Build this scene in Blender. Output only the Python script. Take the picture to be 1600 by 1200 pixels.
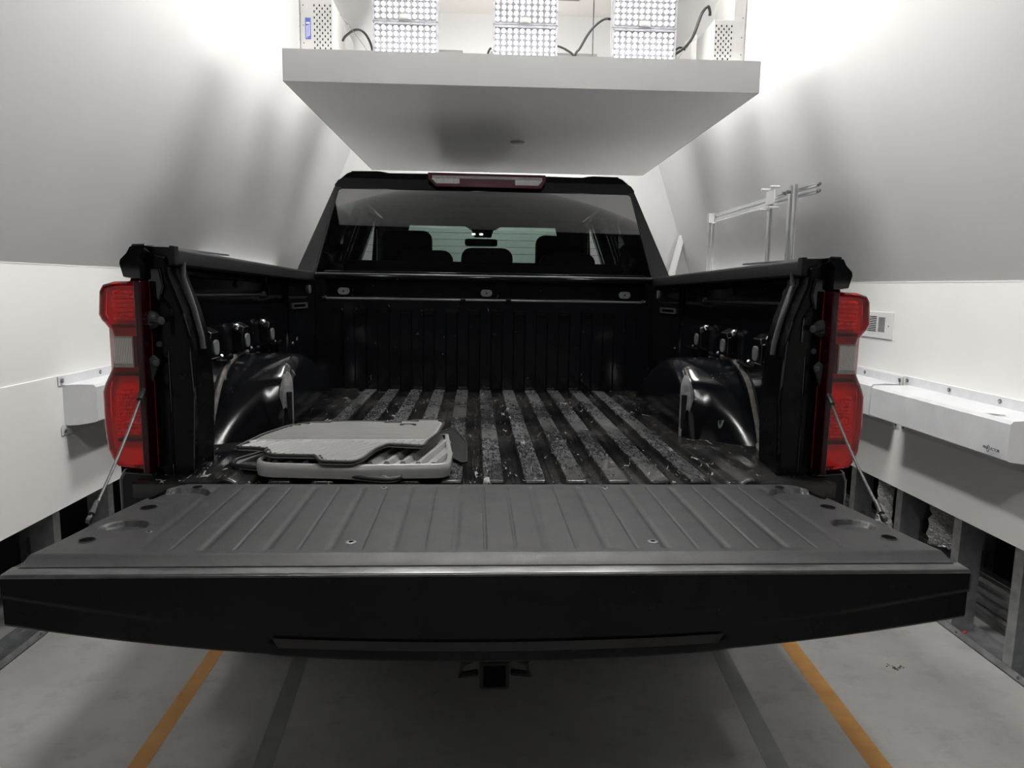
import bpy, bmesh, math, random
from mathutils import Matrix, Vector
random.seed(7)
for o in list(bpy.data.objects): bpy.data.objects.remove(o)
S = bpy.context.scene
COL = S.collection
PI = math.pi

# ------------------------------------------------------------------ camera
cam_d = bpy.data.cameras.new('camera'); cam = bpy.data.objects.new('camera', cam_d); COL.objects.link(cam)
R_ = Vector((0.9993034, -0.0339199, 0.0155592)); U_ = Vector((-0.0107553, 0.1374649, 0.9904482)); F_ = Vector((0.0357348, 0.9899257, -0.1370043))
cam.matrix_world = Matrix(((R_.x, U_.x, -F_.x, -0.012), (R_.y, U_.y, -F_.y, -1.8), (R_.z, U_.z, -F_.z, 1.345), (0, 0, 0, 1)))
cam_d.sensor_width = 36; cam_d.lens = 1109.0 / 1600 * 36; cam_d.clip_start = 0.02; cam_d.clip_end = 60
S.camera = cam
# ------------------------------------------------------------------ world, exposure
W = bpy.data.worlds.new('world'); S.world = W; W.use_nodes = True
W.node_tree.nodes['Background'].inputs[0].default_value = (0.75, 0.8, 0.9, 1)
W.node_tree.nodes['Background'].inputs[1].default_value = 0.012
S.view_settings.view_transform = 'Standard'; S.view_settings.look = 'None'
S.view_settings.gamma = 1; S.view_settings.use_curve_mapping = False
S.view_settings.exposure = 0.45
ADDED_WALLTUBES = 10.0  # strength of unseen tubes added beside the cab to brighten the panel underside
UNSEEN_TUBES = 88.0      # lamp strength of the added, unseen ceiling and garage tubes
LED_REAR, LED_SIDE, LED_FRONT = 36.0, 22.0, 60.0     # lamp strengths of the light columns on the hanging panel

# ------------------------------------------------------------------ materials
def mat(name, col, rough=0.5, metal=0.0, spec=0.5, coat=0.0):
    m = bpy.data.materials.new(name); m.use_nodes = True
    b = m.node_tree.nodes['Principled BSDF']
    b.inputs['Base Color'].default_value = (*col, 1); b.inputs['Roughness'].default_value = rough
    b.inputs['Metallic'].default_value = metal; b.inputs['Specular IOR Level'].default_value = spec
    if coat: b.inputs['Coat Weight'].default_value = coat; b.inputs['Coat Roughness'].default_value = 0.05
    return m
class NT:
    def __init__(s, m): s.t = m.node_tree; s.n = s.t.nodes; s.b = s.n.get('Principled BSDF')
    def new(s, t, **kw):
        n = s.n.new(t)
        for k, v in kw.items():
            if k.startswith('i_'): n.inputs[int(k[2:])].default_value = v
            else: setattr(n, k, v)
        return n
    def link(s, a, b): s.t.links.new(a, b)
    def coord(s, scale=(1, 1, 1)):
        c = s.new('ShaderNodeTexCoord'); mp = s.new('ShaderNodeMapping'); mp.inputs['Scale'].default_value = scale
        s.link(c.outputs['Object'], mp.inputs[0]); return mp.outputs[0]
    def noise(s, scale, detail=4, rough=0.55, vec=None, out=0):
        n = s.new('ShaderNodeTexNoise'); n.inputs['Scale'].default_value = scale; n.inputs['Detail'].default_value = detail
        n.inputs['Roughness'].default_value = rough
        s.link(vec if vec is not None else s.coord(), n.inputs['Vector']); return n.outputs[out]
    def ramp(s, fac, stops):
        r = s.new('ShaderNodeValToRGB'); e = r.color_ramp.elements
        while len(e) < len(stops): e.new(0.5)
        for i, (p, c) in enumerate(stops):
            e[i].position = p; e[i].color = (c, c, c, 1) if not isinstance(c, tuple) else (*c, 1)
        s.link(fac, r.inputs[0]); return r.outputs[0]
    def math(s, op, a, b=None):
        n = s.new('ShaderNodeMath', operation=op)
        for i, v in enumerate((a, b)):
            if v is None: continue
            if isinstance(v, (int, float)): n.inputs[i].default_value = v
            else: s.link(v, n.inputs[i])
        return n.outputs[0]
    def mix(s, fac, a, b):
        n = s.new('ShaderNodeMix', data_type='RGBA')
        for sock, v in ((n.inputs[0], fac), (n.inputs[6], a), (n.inputs[7], b)):
            if isinstance(v, (int, float)): sock.default_value = v
            elif isinstance(v, tuple): sock.default_value = (*v, 1)
            else: s.link(v, sock)
        return n.outputs[2]
    def bump(s, h, strength=0.2, dist=0.002):
        n = s.new('ShaderNodeBump'); n.inputs['Strength'].default_value = strength; n.inputs['Distance'].default_value = dist
        s.link(h, n.inputs['Height']); s.link(n.outputs[0], s.b.inputs['Normal'])
    def set(s, sock, v): s.link(v, s.b.inputs[sock])

def noisy(name, c0, c1, scale, rough=0.6, bump=0.1, bscale=200, bdist=0.001, metal=0.0, spec=0.5):
    m = mat(name, c0, rough, metal, spec); t = NT(m)
    t.set('Base Color', t.ramp(t.noise(scale, 5), [(0.35, c0), (0.65, c1)]))
    if bump: t.bump(t.noise(bscale, 2), bump, bdist)
    return m
M = {}
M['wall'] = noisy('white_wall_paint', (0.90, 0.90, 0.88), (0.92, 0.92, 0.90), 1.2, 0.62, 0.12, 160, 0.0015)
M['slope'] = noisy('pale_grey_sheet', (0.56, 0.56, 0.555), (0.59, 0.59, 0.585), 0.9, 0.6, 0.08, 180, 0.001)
M['ceil'] = noisy('beige_ceiling', (0.58, 0.555, 0.53), (0.60, 0.575, 0.55), 1.0, 0.8, 0.05)
M['edgedark'] = noisy('panel_edge_darkened', (0.36, 0.36, 0.356), (0.38, 0.38, 0.376), 4, 0.55, 0.0)  # panel white darkened for the sides, to tone down the light there
M['panelw'] = noisy('panel_white', (0.91, 0.91, 0.905), (0.93, 0.93, 0.925), 2.0, 0.55, 0.06, 220, 0.001)
M['trimw'] = noisy('trim_white', (0.82, 0.82, 0.81), (0.84, 0.84, 0.83), 3, 0.5, 0.0)
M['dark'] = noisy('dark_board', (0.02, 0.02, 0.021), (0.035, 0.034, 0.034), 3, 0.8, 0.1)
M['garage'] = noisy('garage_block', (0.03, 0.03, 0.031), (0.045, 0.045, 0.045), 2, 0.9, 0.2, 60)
M['vinyl'] = noisy('white_vinyl', (0.70, 0.71, 0.73), (0.74, 0.75, 0.77), 6, 0.42, 0.25, 26, 0.006)
M['galv'] = noisy('galvanised_steel', (0.33, 0.34, 0.35), (0.5, 0.51, 0.52), 18, 0.42, 0.05, 40, 0.001, metal=0.85)
M['alu'] = noisy('aluminium', (0.62, 0.63, 0.65), (0.7, 0.71, 0.72), 14, 0.32, 0.0, metal=0.9)
M['white_metal'] = noisy('white_powder_coat', (0.42, 0.415, 0.40), (0.46, 0.455, 0.44), 12, 0.45, 0.05, 300)
M['blackrub'] = noisy('black_rubber', (0.012, 0.012, 0.013), (0.02, 0.02, 0.021), 30, 0.5, 0.0)
M['holes'] = mat('dark_hole', (0.006, 0.006, 0.006), 0.9, 0, 0.0)
M['paint'] = mat('black_gloss_paint', (0.0035, 0.004, 0.005), 0.06, 0, 0.5)
M['paint2'] = mat('black_satin_trim', (0.010, 0.0105, 0.012), 0.38, 0, 0.45)
M['railcap'] = noisy('grained_black_plastic', (0.005, 0.0053, 0.006), (0.008, 0.0084, 0.009), 25, 0.55, 0.12, 500, 0.0006, spec=0.22)
M['gatestrip'] = noisy('gate_edge_paint', (0.03, 0.03, 0.031), (0.06, 0.06, 0.061), 40, 0.28, 0.0, spec=0.9)
M['bead'] = mat('polished_bead', (0.05, 0.05, 0.052), 0.3, 0, 1.0)
M['gripband'] = mat('grip_band', (0.010, 0.009, 0.0085), 0.4)
M['cornershine'] = noisy('corner_shine_grey', (0.10, 0.10, 0.102), (0.20, 0.20, 0.203), 30, 0.22, 0.0)  # pale grey in place of the gloss reflection on the wheel housing corner
M['plug'] = noisy('grey_plug', (0.09, 0.095, 0.10), (0.12, 0.125, 0.13), 40, 0.5, 0.0)
M['steel'] = noisy('grey_steel', (0.20, 0.20, 0.205), (0.28, 0.28, 0.285), 30, 0.4, 0.0, metal=0.8)
M['cablesteel'] = mat('braided_cable', (0.07, 0.07, 0.072), 0.5, 0.3)
M['darksteel'] = noisy('dark_steel', (0.05, 0.05, 0.052), (0.08, 0.08, 0.083), 30, 0.4, 0.0, metal=0.5)
M['sealer'] = noisy('seam_sealer', (0.055, 0.051, 0.044), (0.115, 0.107, 0.095), 60, 0.75, 0.5, 130, 0.004)
M['inter'] = noisy('cab_interior', (0.010, 0.010, 0.012), (0.016, 0.016, 0.019), 20, 0.75, 0.1, 300)
M['headliner'] = mat('headliner', (0.035, 0.035, 0.037), 0.9)
M['chrome'] = mat('lamp_chrome', (0.85, 0.85, 0.86), 0.12, 1.0)
M['orange'] = noisy('orange_floor_paint', (0.42, 0.20, 0.05), (0.50, 0.26, 0.075), 14, 0.7, 0.2, 150)
M['tape'] = noisy('dark_floor_tape', (0.22, 0.222, 0.222), (0.27, 0.272, 0.272), 8, 0.7, 0.1)
M['bluelabel'] = noisy('blue_label', (0.05, 0.085, 0.32), (0.07, 0.11, 0.38), 60, 0.4, 0.0)
M['whiteprint'] = mat('white_print', (0.6, 0.64, 0.78), 0.5)
M['ink'] = mat('navy_ink', (0.012, 0.014, 0.03), 0.5)
M['tire'] = mat('tyre_rubber', (0.012, 0.012, 0.012), 0.75)
M['debris'] = noisy('dry_debris', (0.10, 0.075, 0.045), (0.16, 0.12, 0.08), 60, 0.9, 0.0)
M['redplastic'] = mat('red_anchor', (0.55, 0.06, 0.06), 0.5)
# concrete
m = mat('concrete', (0.2, 0.2, 0.2), 0.62); t = NT(m)
c = t.mix(t.ramp(t.noise(1.4, 8, 0.62), [(0.3, 0.0), (0.7, 1.0)]), (0.29, 0.287, 0.278), (0.42, 0.416, 0.404))
c = t.mix(t.ramp(t.noise(9, 6, 0.7), [(0.52, 0.0), (0.75, 0.45)]), c, (0.18, 0.177, 0.167))
v = t.coord((2.0, 26, 1)); c = t.mix(t.ramp(t.noise(5, 3, 0.5, v), [(0.6, 0.0), (0.78, 0.25)]), c, (0.16, 0.157, 0.152))
t.set('Base Color', c); t.bump(t.noise(70, 5), 0.2, 0.002)
t.set('Roughness', t.ramp(t.noise(6, 4), [(0.3, 0.48), (0.7, 0.7)]))
M['concrete'] = m
# tailgate liner plastic
m = mat('liner_plastic', (0.05, 0.05, 0.052), 0.5); t = NT(m)
c = t.mix(t.noise(7, 5), (0.0115, 0.0120, 0.0135), (0.0175, 0.0182, 0.020))
c = t.mix(t.ramp(t.noise(420, 2, 0.5), [(0.5, 0.0), (0.75, 0.5)]), c, (0.046, 0.0475, 0.051))
t.set('Base Color', c); t.bump(t.noise(520, 2), 0.35, 0.0012)
t.set('Roughness', t.ramp(t.noise(15, 3), [(0.3, 0.46), (0.7, 0.56)]))
M['liner'] = m
# tailgate top skin paint, dusty
m = mat('gate_paint', (0.002, 0.0023, 0.0026), 0.2, 0, 0.16); t = NT(m)
t.set('Roughness', t.ramp(t.noise(25, 4), [(0.3, 0.16), (0.7, 0.3)]))
M['gatepaint'] = m
# worn bed paint : attribute 'wear' marks the crests of the ribs
def bedpaint(name, use_attr, dust):
    m = mat(name, (0.004, 0.0045, 0.005), 0.12, 0, 0.5 if use_attr else 0.30); t = NT(m)
    v = t.coord((1, 0.25, 1))
    fine = t.ramp(t.noise(95, 8, 0.78, t.coord((1, 0.35, 1))), [(0.46, 0.0), (0.70, 1.0)])
    hair = t.ramp(t.noise(60, 5, 0.7, t.coord((6, 0.5, 1))), [(0.48, 0.0), (0.66, 0.8)])
    big = t.ramp(t.noise(9, 4, 0.6, v), [(0.36, 0.25), (0.66, 1.0)])
    wear = t.math('MULTIPLY', t.math('MAXIMUM', fine, hair), big)
    if use_attr:
        a = t.new('ShaderNodeAttribute', attribute_name='wear'); wear = t.math('MULTIPLY', wear, a.outputs['Fac'])
    else: wear = t.math('MULTIPLY', wear, 0.0)
    # long fine scratches: thin cells stretched in different directions
    def scr(scale, rot, w):
        cc = t.new('ShaderNodeTexCoord'); mp = t.new('ShaderNodeMapping'); mp.inputs['Rotation'].default_value = rot
        mp.inputs['Scale'].default_value = (1, 0.16, 1) if use_attr else (1, 1, 0.3)
        t.link(cc.outputs['Object'], mp.inputs[0])
        ds = t.new('ShaderNodeTexNoise'); ds.inputs['Scale'].default_value = scale * 0.8; ds.inputs['Detail'].default_value = 2
        t.link(mp.outputs[0], ds.inputs['Vector'])
        d = t.math('ABSOLUTE', t.math('SUBTRACT', ds.outputs[0], 0.5))
        line = t.ramp(d, [(0.0, 1.0), (w, 0.0)])
        gate = t.ramp(t.noise(scale * 1.7, 3, 0.6), [(0.555, 0.0), (0.60, 1.0)] if use_attr else [(0.655, 0.0), (0.69, 1.0)])
        return t.math('MULTIPLY', line, gate)
    s1 = scr(11, (0, 0, 0.25), 0.008); s2 = scr(19, (0, 0, -0.5), 0.010)
    s = t.math('MAXIMUM', s1, s2)
    dn = t.math('MULTIPLY', t.ramp(t.noise(3.2, 6, 0.65), [(0.35, 0.0), (0.75, 1.0)]), dust)
    base = t.mix(dn, (0.003, 0.0035, 0.0047), (0.09, 0.080, 0.067))
    base = t.mix(t.math('MULTIPLY', wear, 0.75), base, (0.24, 0.25, 0.262))
    base = t.mix(t.math('MULTIPLY', s, 0.7 if use_attr else 0.35), base, (0.42, 0.42, 0.41))
    t.set('Base Color', base)
    r = t.math('ADD', 0.13, t.math('MULTIPLY', wear, 0.4)); r = t.math('ADD', r, t.math('MULTIPLY', dn, 0.9))
    t.set('Roughness', r); t.bump(t.noise(90, 3), 0.06 if use_attr else 0.0, 0.002)
    return m
M['bedfloor'] = bedpaint('bed_floor_paint', True, 0.28)
M['bedwall'] = bedpaint('bed_wall_paint', False, 0.02)
# rubber floor mats
m = mat('mat_rubber', (0.10, 0.10, 0.10), 0.36); t = NT(m)
t.set('Base Color', t.mix(t.noise(9, 5), (0.20, 0.199, 0.195), (0.28, 0.278, 0.273))); t.bump(t.noise(260, 2), 0.1, 0.001)
M['matrub'] = m
# glass types
def glass(name, col, refl_rough=0.02, ior=1.5):
    m = bpy.data.materials.new(name); m.use_nodes = True; t = m.node_tree; t.nodes.clear()
    o = t.nodes.new('ShaderNodeOutputMaterial'); mx = t.nodes.new('ShaderNodeMixShader')
    tr = t.nodes.new('ShaderNodeBsdfTransparent'); tr.inputs[0].default_value = (*col, 1)
    gl = t.nodes.new('ShaderNodeBsdfGlossy'); gl.inputs['Roughness'].default_value = refl_rough
    fr = t.nodes.new('ShaderNodeFresnel'); fr.inputs[0].default_value = ior
    t.links.new(fr.outputs[0], mx.inputs[0]); t.links.new(tr.outputs[0], mx.inputs[1]); t.links.new(gl.outputs[0], mx.inputs[2])
    t.links.new(mx.outputs[0], o.inputs[0]); return m
M['tint'] = glass('privacy_glass', (0.42, 0.44, 0.44), ior=2.0)
M['wshield'] = glass('windshield_glass', (0.60, 0.80, 0.70))
M['sideglass'] = glass('side_glass', (0.72, 0.80, 0.76))
M['redlens'] = glass('red_lens', (0.98, 0.008, 0.030), 0.03)
M['revrib'] = mat('reverse_rib', (0.62, 0.58, 0.57), 0.3)
M['revwin'] = noisy('reverse_lens', (0.20, 0.185, 0.18), (0.26, 0.24, 0.235), 80, 0.3, 0.0)
M['redfacet'] = mat('red_inner', (0.62, 0.42, 0.42), 0.3)
M['facet'] = mat('lamp_facet', (0.95, 0.93, 0.93), 0.3, 0.25)
M['redrim'] = mat('dark_red_rim', (0.022, 0.0012, 0.003), 0.15, 0, 0.3)
M['redsolid'] = mat('red_brake_lens', (0.075, 0.008, 0.016), 0.25, 0, 0.08)
M['redhouse'] = mat('red_lamp_housing', (0.60, 0.03, 0.05), 0.3)
M['clearlens'] = glass('clear_lens', (0.85, 0.84, 0.82), 0.04)
M['frost'] = noisy('frosted_reflector', (0.32, 0.31, 0.305), (0.42, 0.41, 0.40), 80, 0.3, 0.0)
def emis(name, col, st):
    m = bpy.data.materials.new(name); m.use_nodes = True
    b = m.node_tree.nodes['Principled BSDF']; b.inputs['Base Color'].default_value = (0.8, 0.8, 0.8, 1)
    b.inputs['Emission Color'].default_value = (*col, 1); b.inputs['Emission Strength'].default_value = st; return m
for k_, p_ in (('rear', LED_REAR), ('side', LED_SIDE), ('front', LED_FRONT)): M['led_' + k_] = emis('led_lens_' + k_, (1.0, 0.985, 0.965), p_)
M['addedwalltube'] = emis('added_wall_tube', (1.0, 0.985, 0.96), ADDED_WALLTUBES)
M['unseentube'] = emis('unseen_tube_light', (1.0, 0.985, 0.96), UNSEEN_TUBES)
M['lensbody'] = emis('lens_body', (1.0, 1.0, 1.0), 0.45); M['lensbody'].node_tree.nodes['Principled BSDF'].inputs['Base Color'].default_value = (0.3, 0.3, 0.31, 1)
M['ledplate'] = mat('led_plate_white', (0.30, 0.30, 0.325), 0.5)
M['maplight'] = emis('map_light', (1, 0.97, 0.9), 3.0)
m = mat('foil', (0.30, 0.30, 0.305), 0.25, 1.0); t = NT(m); t.bump(t.noise(34, 4, 0.6, t.coord((1, 1, 2.2))), 1.0, 0.03); M['foil'] = m

# ------------------------------------------------------------------ helpers
def link(o, parent=None):
    COL.objects.link(o)
    if parent is not None: o.parent = parent
    return o
def mesh(name, V, F, m, parent=None, smooth=False, bevel=0.0, seg=2, angle=35):
    me = bpy.data.meshes.new(name); me.from_pydata([tuple(v) for v in V], [], [tuple(f) for f in F]); me.update()
    bm = bmesh.new(); bm.from_mesh(me); bmesh.ops.recalc_face_normals(bm, faces=bm.faces[:]); bm.to_mesh(me); bm.free()
    o = bpy.data.objects.new(name, me); link(o, parent)
    me.materials.append(M[m] if isinstance(m, str) else m)
    if smooth:
        me.shade_smooth(); me.set_sharp_from_angle(angle=math.radians(angle))
    if bevel:
        b = o.modifiers.new('bevel', 'BEVEL'); b.width = bevel; b.segments = seg; b.limit_method = 'ANGLE'; b.angle_limit = math.radians(30)
        me.shade_smooth(); b.harden_normals = True; me.set_sharp_from_angle(angle=math.radians(40))
    return o
class MB:
    def __init__(s): s.V = []; s.F = []
    def add(s, V, F):
        n = len(s.V); s.V += [tuple(v) for v in V]; s.F += [tuple(i + n for i in f) for f in F]; return s
    def box(s, x0, x1, y0, y1, z0, z1):
        return s.add([(x0, y0, z0), (x1, y0, z0), (x1, y1, z0), (x0, y1, z0), (x0, y0, z1), (x1, y0, z1), (x1, y1, z1), (x0, y1, z1)],
                     [(0, 3, 2, 1), (4, 5, 6, 7), (0, 1, 5, 4), (1, 2, 6, 5), (2, 3, 7, 6), (3, 0, 4, 7)])
    def prism(s, poly, axis, a, b):
        n = len(poly)
        def P(u, v, w): return {'x': (w, u, v), 'y': (u, w, v), 'z': (u, v, w)}[axis]
        V = [P(u, v, a) for u, v in poly] + [P(u, v, b) for u, v in poly]
        return s.add(V, [tuple(range(n))[::-1], tuple(range(n, 2 * n))] + [(i, (i + 1) % n, n + (i + 1) % n, n + i) for i in range(n)])
    def tube(s, pts, r, n=8, cap=True, rz=None):
        pts = [Vector(p) for p in pts]; rings = []; up = Vector((0.13, 0.21, 0.97)).normalized()
        for i, p in enumerate(pts):
            d = (pts[min(i + 1, len(pts) - 1)] - pts[max(i - 1, 0)]).normalized()
            a = d.cross(up)
            if a.length < 0.05: a = d.cross(Vector((1, 0, 0)))
            a.normalize(); b = d.cross(a); rr = r[i] if isinstance(r, (list, tuple)) else r
            rings.append([p + a * rr * math.cos(2 * PI * k / n) + b * (rz or rr) * math.sin(2 * PI * k / n) for k in range(n)])
        V = [v for rg in rings for v in rg]; F = []
        for i in range(len(pts) - 1):
            for k in range(n): F.append((i * n + k, i * n + (k + 1) % n, (i + 1) * n + (k + 1) % n, (i + 1) * n + k))
        if cap: F.append(tuple(range(n))[::-1]); F.append(tuple((len(pts) - 1) * n + k for k in range(n)))
        return s.add(V, F)
    def lathe(s, prof, c, axis, n=20):
        c = Vector(c); ax = Vector(axis).normalized(); a = ax.orthogonal().normalized(); b = ax.cross(a)
        V = []; F = []
        for r, h in prof:
            for k in range(n): V.append(c + ax * h + (a * math.cos(2 * PI * k / n) + b * math.sin(2 * PI * k / n)) * max(r, 1e-4))
        for i in range(len(prof) - 1):
            for k in range(n): F.append((i * n + k, i * n + (k + 1) % n, (i + 1) * n + (k + 1) % n, (i + 1) * n + k))
        F.append(tuple(range(n))[::-1]); F.append(tuple((len(prof) - 1) * n + k for k in range(n)))
        return s.add(V, F)
    def grid(s, nu, nv, f):
        V = [f(i, j) for j in range(nv) for i in range(nu)]
        return s.add(V, [(j * nu + i, j * nu + i + 1, (j + 1) * nu + i + 1, (j + 1) * nu + i) for j in range(nv - 1) for i in range(nu - 1)])
    def loft(s, rings, closed=True, cap=True):
        n = len(rings[0]); V = [v for r in rings for v in r]; F = []
        for i in range(len(rings) - 1):
            for k in range(n if closed else n - 1): F.append((i * n + k, i * n + (k + 1) % n, (i + 1) * n + (k + 1) % n, (i + 1) * n + k))
        if cap and closed: F.append(tuple(range(n))[::-1]); F.append(tuple((len(rings) - 1) * n + k for k in range(n)))
        return s.add(V, F)
    def build(s, name, m, parent=None, **kw): return mesh(name, s.V, s.F, m, parent, **kw)
def tag(o, label=None, cat=None, group=None, kind=None):
    if label: o['label'] = label
    if cat: o['category'] = cat
    if group: o['group'] = group
    if kind: o['kind'] = kind
    return o
def thing(name, label, cat, loc=(0, 0, 0), group=None, rz=0):
    o = bpy.data.objects.new(name, None); COL.objects.link(o); o.location = loc; o.rotation_euler.z = rz; o.empty_display_size = 0.1
    return tag(o, label, cat, group)
def struct(o): o['kind'] = 'structure'; return o
def box(name, m, b, parent=None, bevel=0.0, **kw): return MB().box(*b).build(name, m, parent, bevel=bevel, **kw)
def catmull(pts, n=6):
    P = [Vector(p) for p in pts]; P = [P[0]] + P + [P[-1]]; out = []
    for i in range(1, len(P) - 2):
        for k in range(n):
            u = k / n; a, b, c, d = P[i - 1], P[i], P[i + 1], P[i + 2]
            out.append(0.5 * ((2 * b) + (c - a) * u + (2 * a - 5 * b + 4 * c - d) * u * u + (3 * b - a - 3 * c + d) * u ** 3))
    out.append(P[-2]); return out
def sstep(a, b, x):
    if a == b: return 0.0 if x < a else 1.0
    u = min(1, max(0, (x - a) / (b - a))); return u * u * (3 - 2 * u)
def interp(tab, x):
    if x <= tab[0][0]: return tab[0][1]
    for (x0, y0), (x1, y1) in zip(tab, tab[1:]):
        if x <= x1: return y0 + (y1 - y0) * (x - x0) / (x1 - x0)
    return tab[-1][1]
def rrect(u0, u1, v0, v1, r, n=4):
    out = []
    for cx, cy, a0 in ((u1 - r, v1 - r, 0), (u0 + r, v1 - r, PI / 2), (u0 + r, v0 + r, PI), (u1 - r, v0 + r, 1.5 * PI)):
        for k in range(n + 1):
            a = a0 + PI / 2 * k / n; out.append((cx + r * math.cos(a), cy + r * math.sin(a)))
    return out
def text_obj(name, body, size, m, mw, parent=None, depth=0.0005):
    cu = bpy.data.curves.new(name, 'FONT'); cu.body = body; cu.size = size; cu.extrude = depth; cu.align_x = 'CENTER'; cu.align_y = 'CENTER'
    tmp = bpy.data.objects.new(name + '_t', cu); COL.objects.link(tmp)
    dg = bpy.context.evaluated_depsgraph_get(); me = bpy.data.meshes.new_from_object(tmp.evaluated_get(dg))
    bpy.data.objects.remove(tmp); o = bpy.data.objects.new(name, me); link(o, parent); me.materials.clear(); me.materials.append(M[m]); o.matrix_local = mw
    return o

# ================================================================== SETTING
XL, XR = -1.68, 1.85
SEAM = 1.40; TOP = 3.655; YE = 4.68; Y0 = -2.4; YS = 0.02
TL, TR = math.tan(math.radians(22.5)), math.tan(math.radians(19))
def xl(z): return XL + (z - SEAM) * TL
def xr(z): return XR - (z - SEAM) * TR
struct(box('floor', 'concrete', (-4.2, 4.4, -5.5, 7.6, -0.1, 0.0)))
struct(box('wall_left', 'wall', (XL - 0.014, XL, Y0, YE, 0.449, SEAM - 0.002)))
struct(box('wall_right', 'wall', (XR, XR + 0.014, Y0, YE, 0.468, SEAM - 0.012)))
struct(box('wall_left_lower', 'wall', (XL - 0.01, XL + 0.0045, Y0, YE, 0.4485, 0.970)))
struct(box('wall_right_lower', 'wall', (XR - 0.0045, XR + 0.01, Y0, YE, 0.4675, 0.977)))
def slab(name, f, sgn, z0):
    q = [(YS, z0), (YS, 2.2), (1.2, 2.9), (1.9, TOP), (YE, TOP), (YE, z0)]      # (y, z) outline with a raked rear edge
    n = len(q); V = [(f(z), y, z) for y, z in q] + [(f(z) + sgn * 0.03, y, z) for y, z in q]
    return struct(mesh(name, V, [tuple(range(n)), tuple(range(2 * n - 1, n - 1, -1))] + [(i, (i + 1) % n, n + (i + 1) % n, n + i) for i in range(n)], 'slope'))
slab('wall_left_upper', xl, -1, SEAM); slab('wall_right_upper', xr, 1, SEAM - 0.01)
# thin lip on the seam between upright and leaning sheets
struct(box('trim_1', 'trimw', (XL - 0.03, XL + 0.0012, YS, YE, SEAM - 0.004, SEAM)))
struct(box('trim_2', 'trimw', (XR - 0.0012, XR + 0.03, YS, YE, SEAM - 0.014, SEAM - 0.01)))
q = [(xl(SEAM), SEAM), (xr(SEAM), SEAM), (xr(TOP), TOP), (xl(TOP), TOP)]
struct(MB().prism(q, 'y', YE, YE + 0.04).build('wall_front', 'slope'))
struct(box('ceiling', 'ceil', (xl(TOP), xr(TOP), 0.05, YE, TOP, TOP + 0.04)))
# slim flush fixture on the ceiling, its end just in view
o = thing('ceiling_register', 'flat grey register on the ceiling above the middle light column', 'vent', (0.55, 4.2, TOP - 0.02))
box('frame', 'white_metal', (-0.17, 0.17, -0.1, 0.1, 0, 0.02), o, bevel=0.004)
for k in range(5): box('slat', 'steel', (-0.15, 0.15, -0.08 + k * 0.035, -0.06 + k * 0.035, -0.006, 0), o)
# tube fixtures out of view, added to light lower walls, floor and tail lamps
for x, y, z, lab, grp in ((-0.32, 0.95, TOP, 'unseen long tube light added to the ceiling over the cargo bed, left of the pair', 'added tube lights over the cargo bed'),
        (0.62, 0.95, TOP, 'unseen long tube light added to the ceiling over the cargo bed, right of the pair', 'added tube lights over the cargo bed'),
        (-1.3, -4.0, 4.9, 'unseen tube light added in the garage behind the booth, left of three', 'garage tube lights'), (0.1, -4.0, 4.9, 'unseen tube light added in the garage behind the booth, middle of three', 'garage tube lights'),
        (1.5, -4.0, 4.9, 'unseen tube light added in the garage behind the booth, right of three', 'garage tube lights')):
    o = thing('unseen_ceiling_light', lab, 'light', (x, y, z), grp)
    MB().loft([[(a, y, z) for a, z in ((-0.15, 0), (0.15, 0), (0.12, -0.05), (-0.12, -0.05))] for y in (-0.42, 0.42)]).build('housing', 'white_metal', o)
    for a in (-0.09, -0.03, 0.03, 0.09): MB().tube([(a, -0.39, -0.068), (a, 0.39, -0.068)], 0.016, 8).build('tube', 'unseentube', o, smooth=True)
    for y in (-0.41, 0.39): box('end_cap', 'white_metal', (-0.12, 0.12, y, y + 0.02, -0.09, -0.05), o)
# outer garage: dark, unlit
struct(box('wall_outer_left', 'garage', (-4.2, -4.1, -5.5, 7.6, 0, 5.0)))
struct(box('wall_outer_right', 'garage', (4.3, 4.4, -5.5, 7.6, 0, 5.0)))
struct(box('wall_outer_front', 'garage', (-4.1, 4.3, 7.5, 7.6, 0, 5.0)))
struct(box('wall_outer_back', 'garage', (-4.1, 4.3, -5.5, -5.4, 0, 5.0)))
struct(box('ceiling_outer', 'garage', (-4.1, 4.3, -5.4, 7.5, 4.9, 5.0)))
# dark sheathing behind the studs
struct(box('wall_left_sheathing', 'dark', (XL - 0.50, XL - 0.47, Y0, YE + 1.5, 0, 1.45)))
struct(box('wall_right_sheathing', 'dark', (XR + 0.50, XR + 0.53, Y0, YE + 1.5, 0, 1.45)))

# painted lines on the concrete
def line(name, m, a, b, w, label, cat):
    (x0, y0), (x1, y1) = a, b
    V = [(x0 - w / 2, y0, 0.0008), (x0 + w / 2, y0, 0.0008), (x1 + w / 2, y1, 0.0008), (x1 - w / 2, y1, 0.0008)]
    V = V + [(x, y, 0.0) for x, y, _ in V]
    return tag(mesh(name, V, [(0, 1, 2, 3), (7, 6, 5, 4), (0, 4, 5, 1), (1, 5, 6, 2), (2, 6, 7, 3), (3, 7, 4, 0)], m), label, cat)
line('floor_line', 'orange', (-0.938, -1.2), (-1.10, 4.4), 0.052, 'orange line painted on concrete at the left of the truck', 'line')
line('floor_line', 'orange', (1.065, -1.2), (1.34, 4.4), 0.064, 'orange line painted on concrete at the right of the truck', 'line')
line('floor_tape', 'tape', (-0.53, -1.2), (-0.86, 3.0), 0.055, 'dull dark strip on the floor inside the left orange line', 'tape')
line('floor_tape', 'tape', (0.745, -1.2), (1.03, 3.0), 0.062, 'dull dark strip on the floor inside the right orange line', 'tape')

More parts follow.
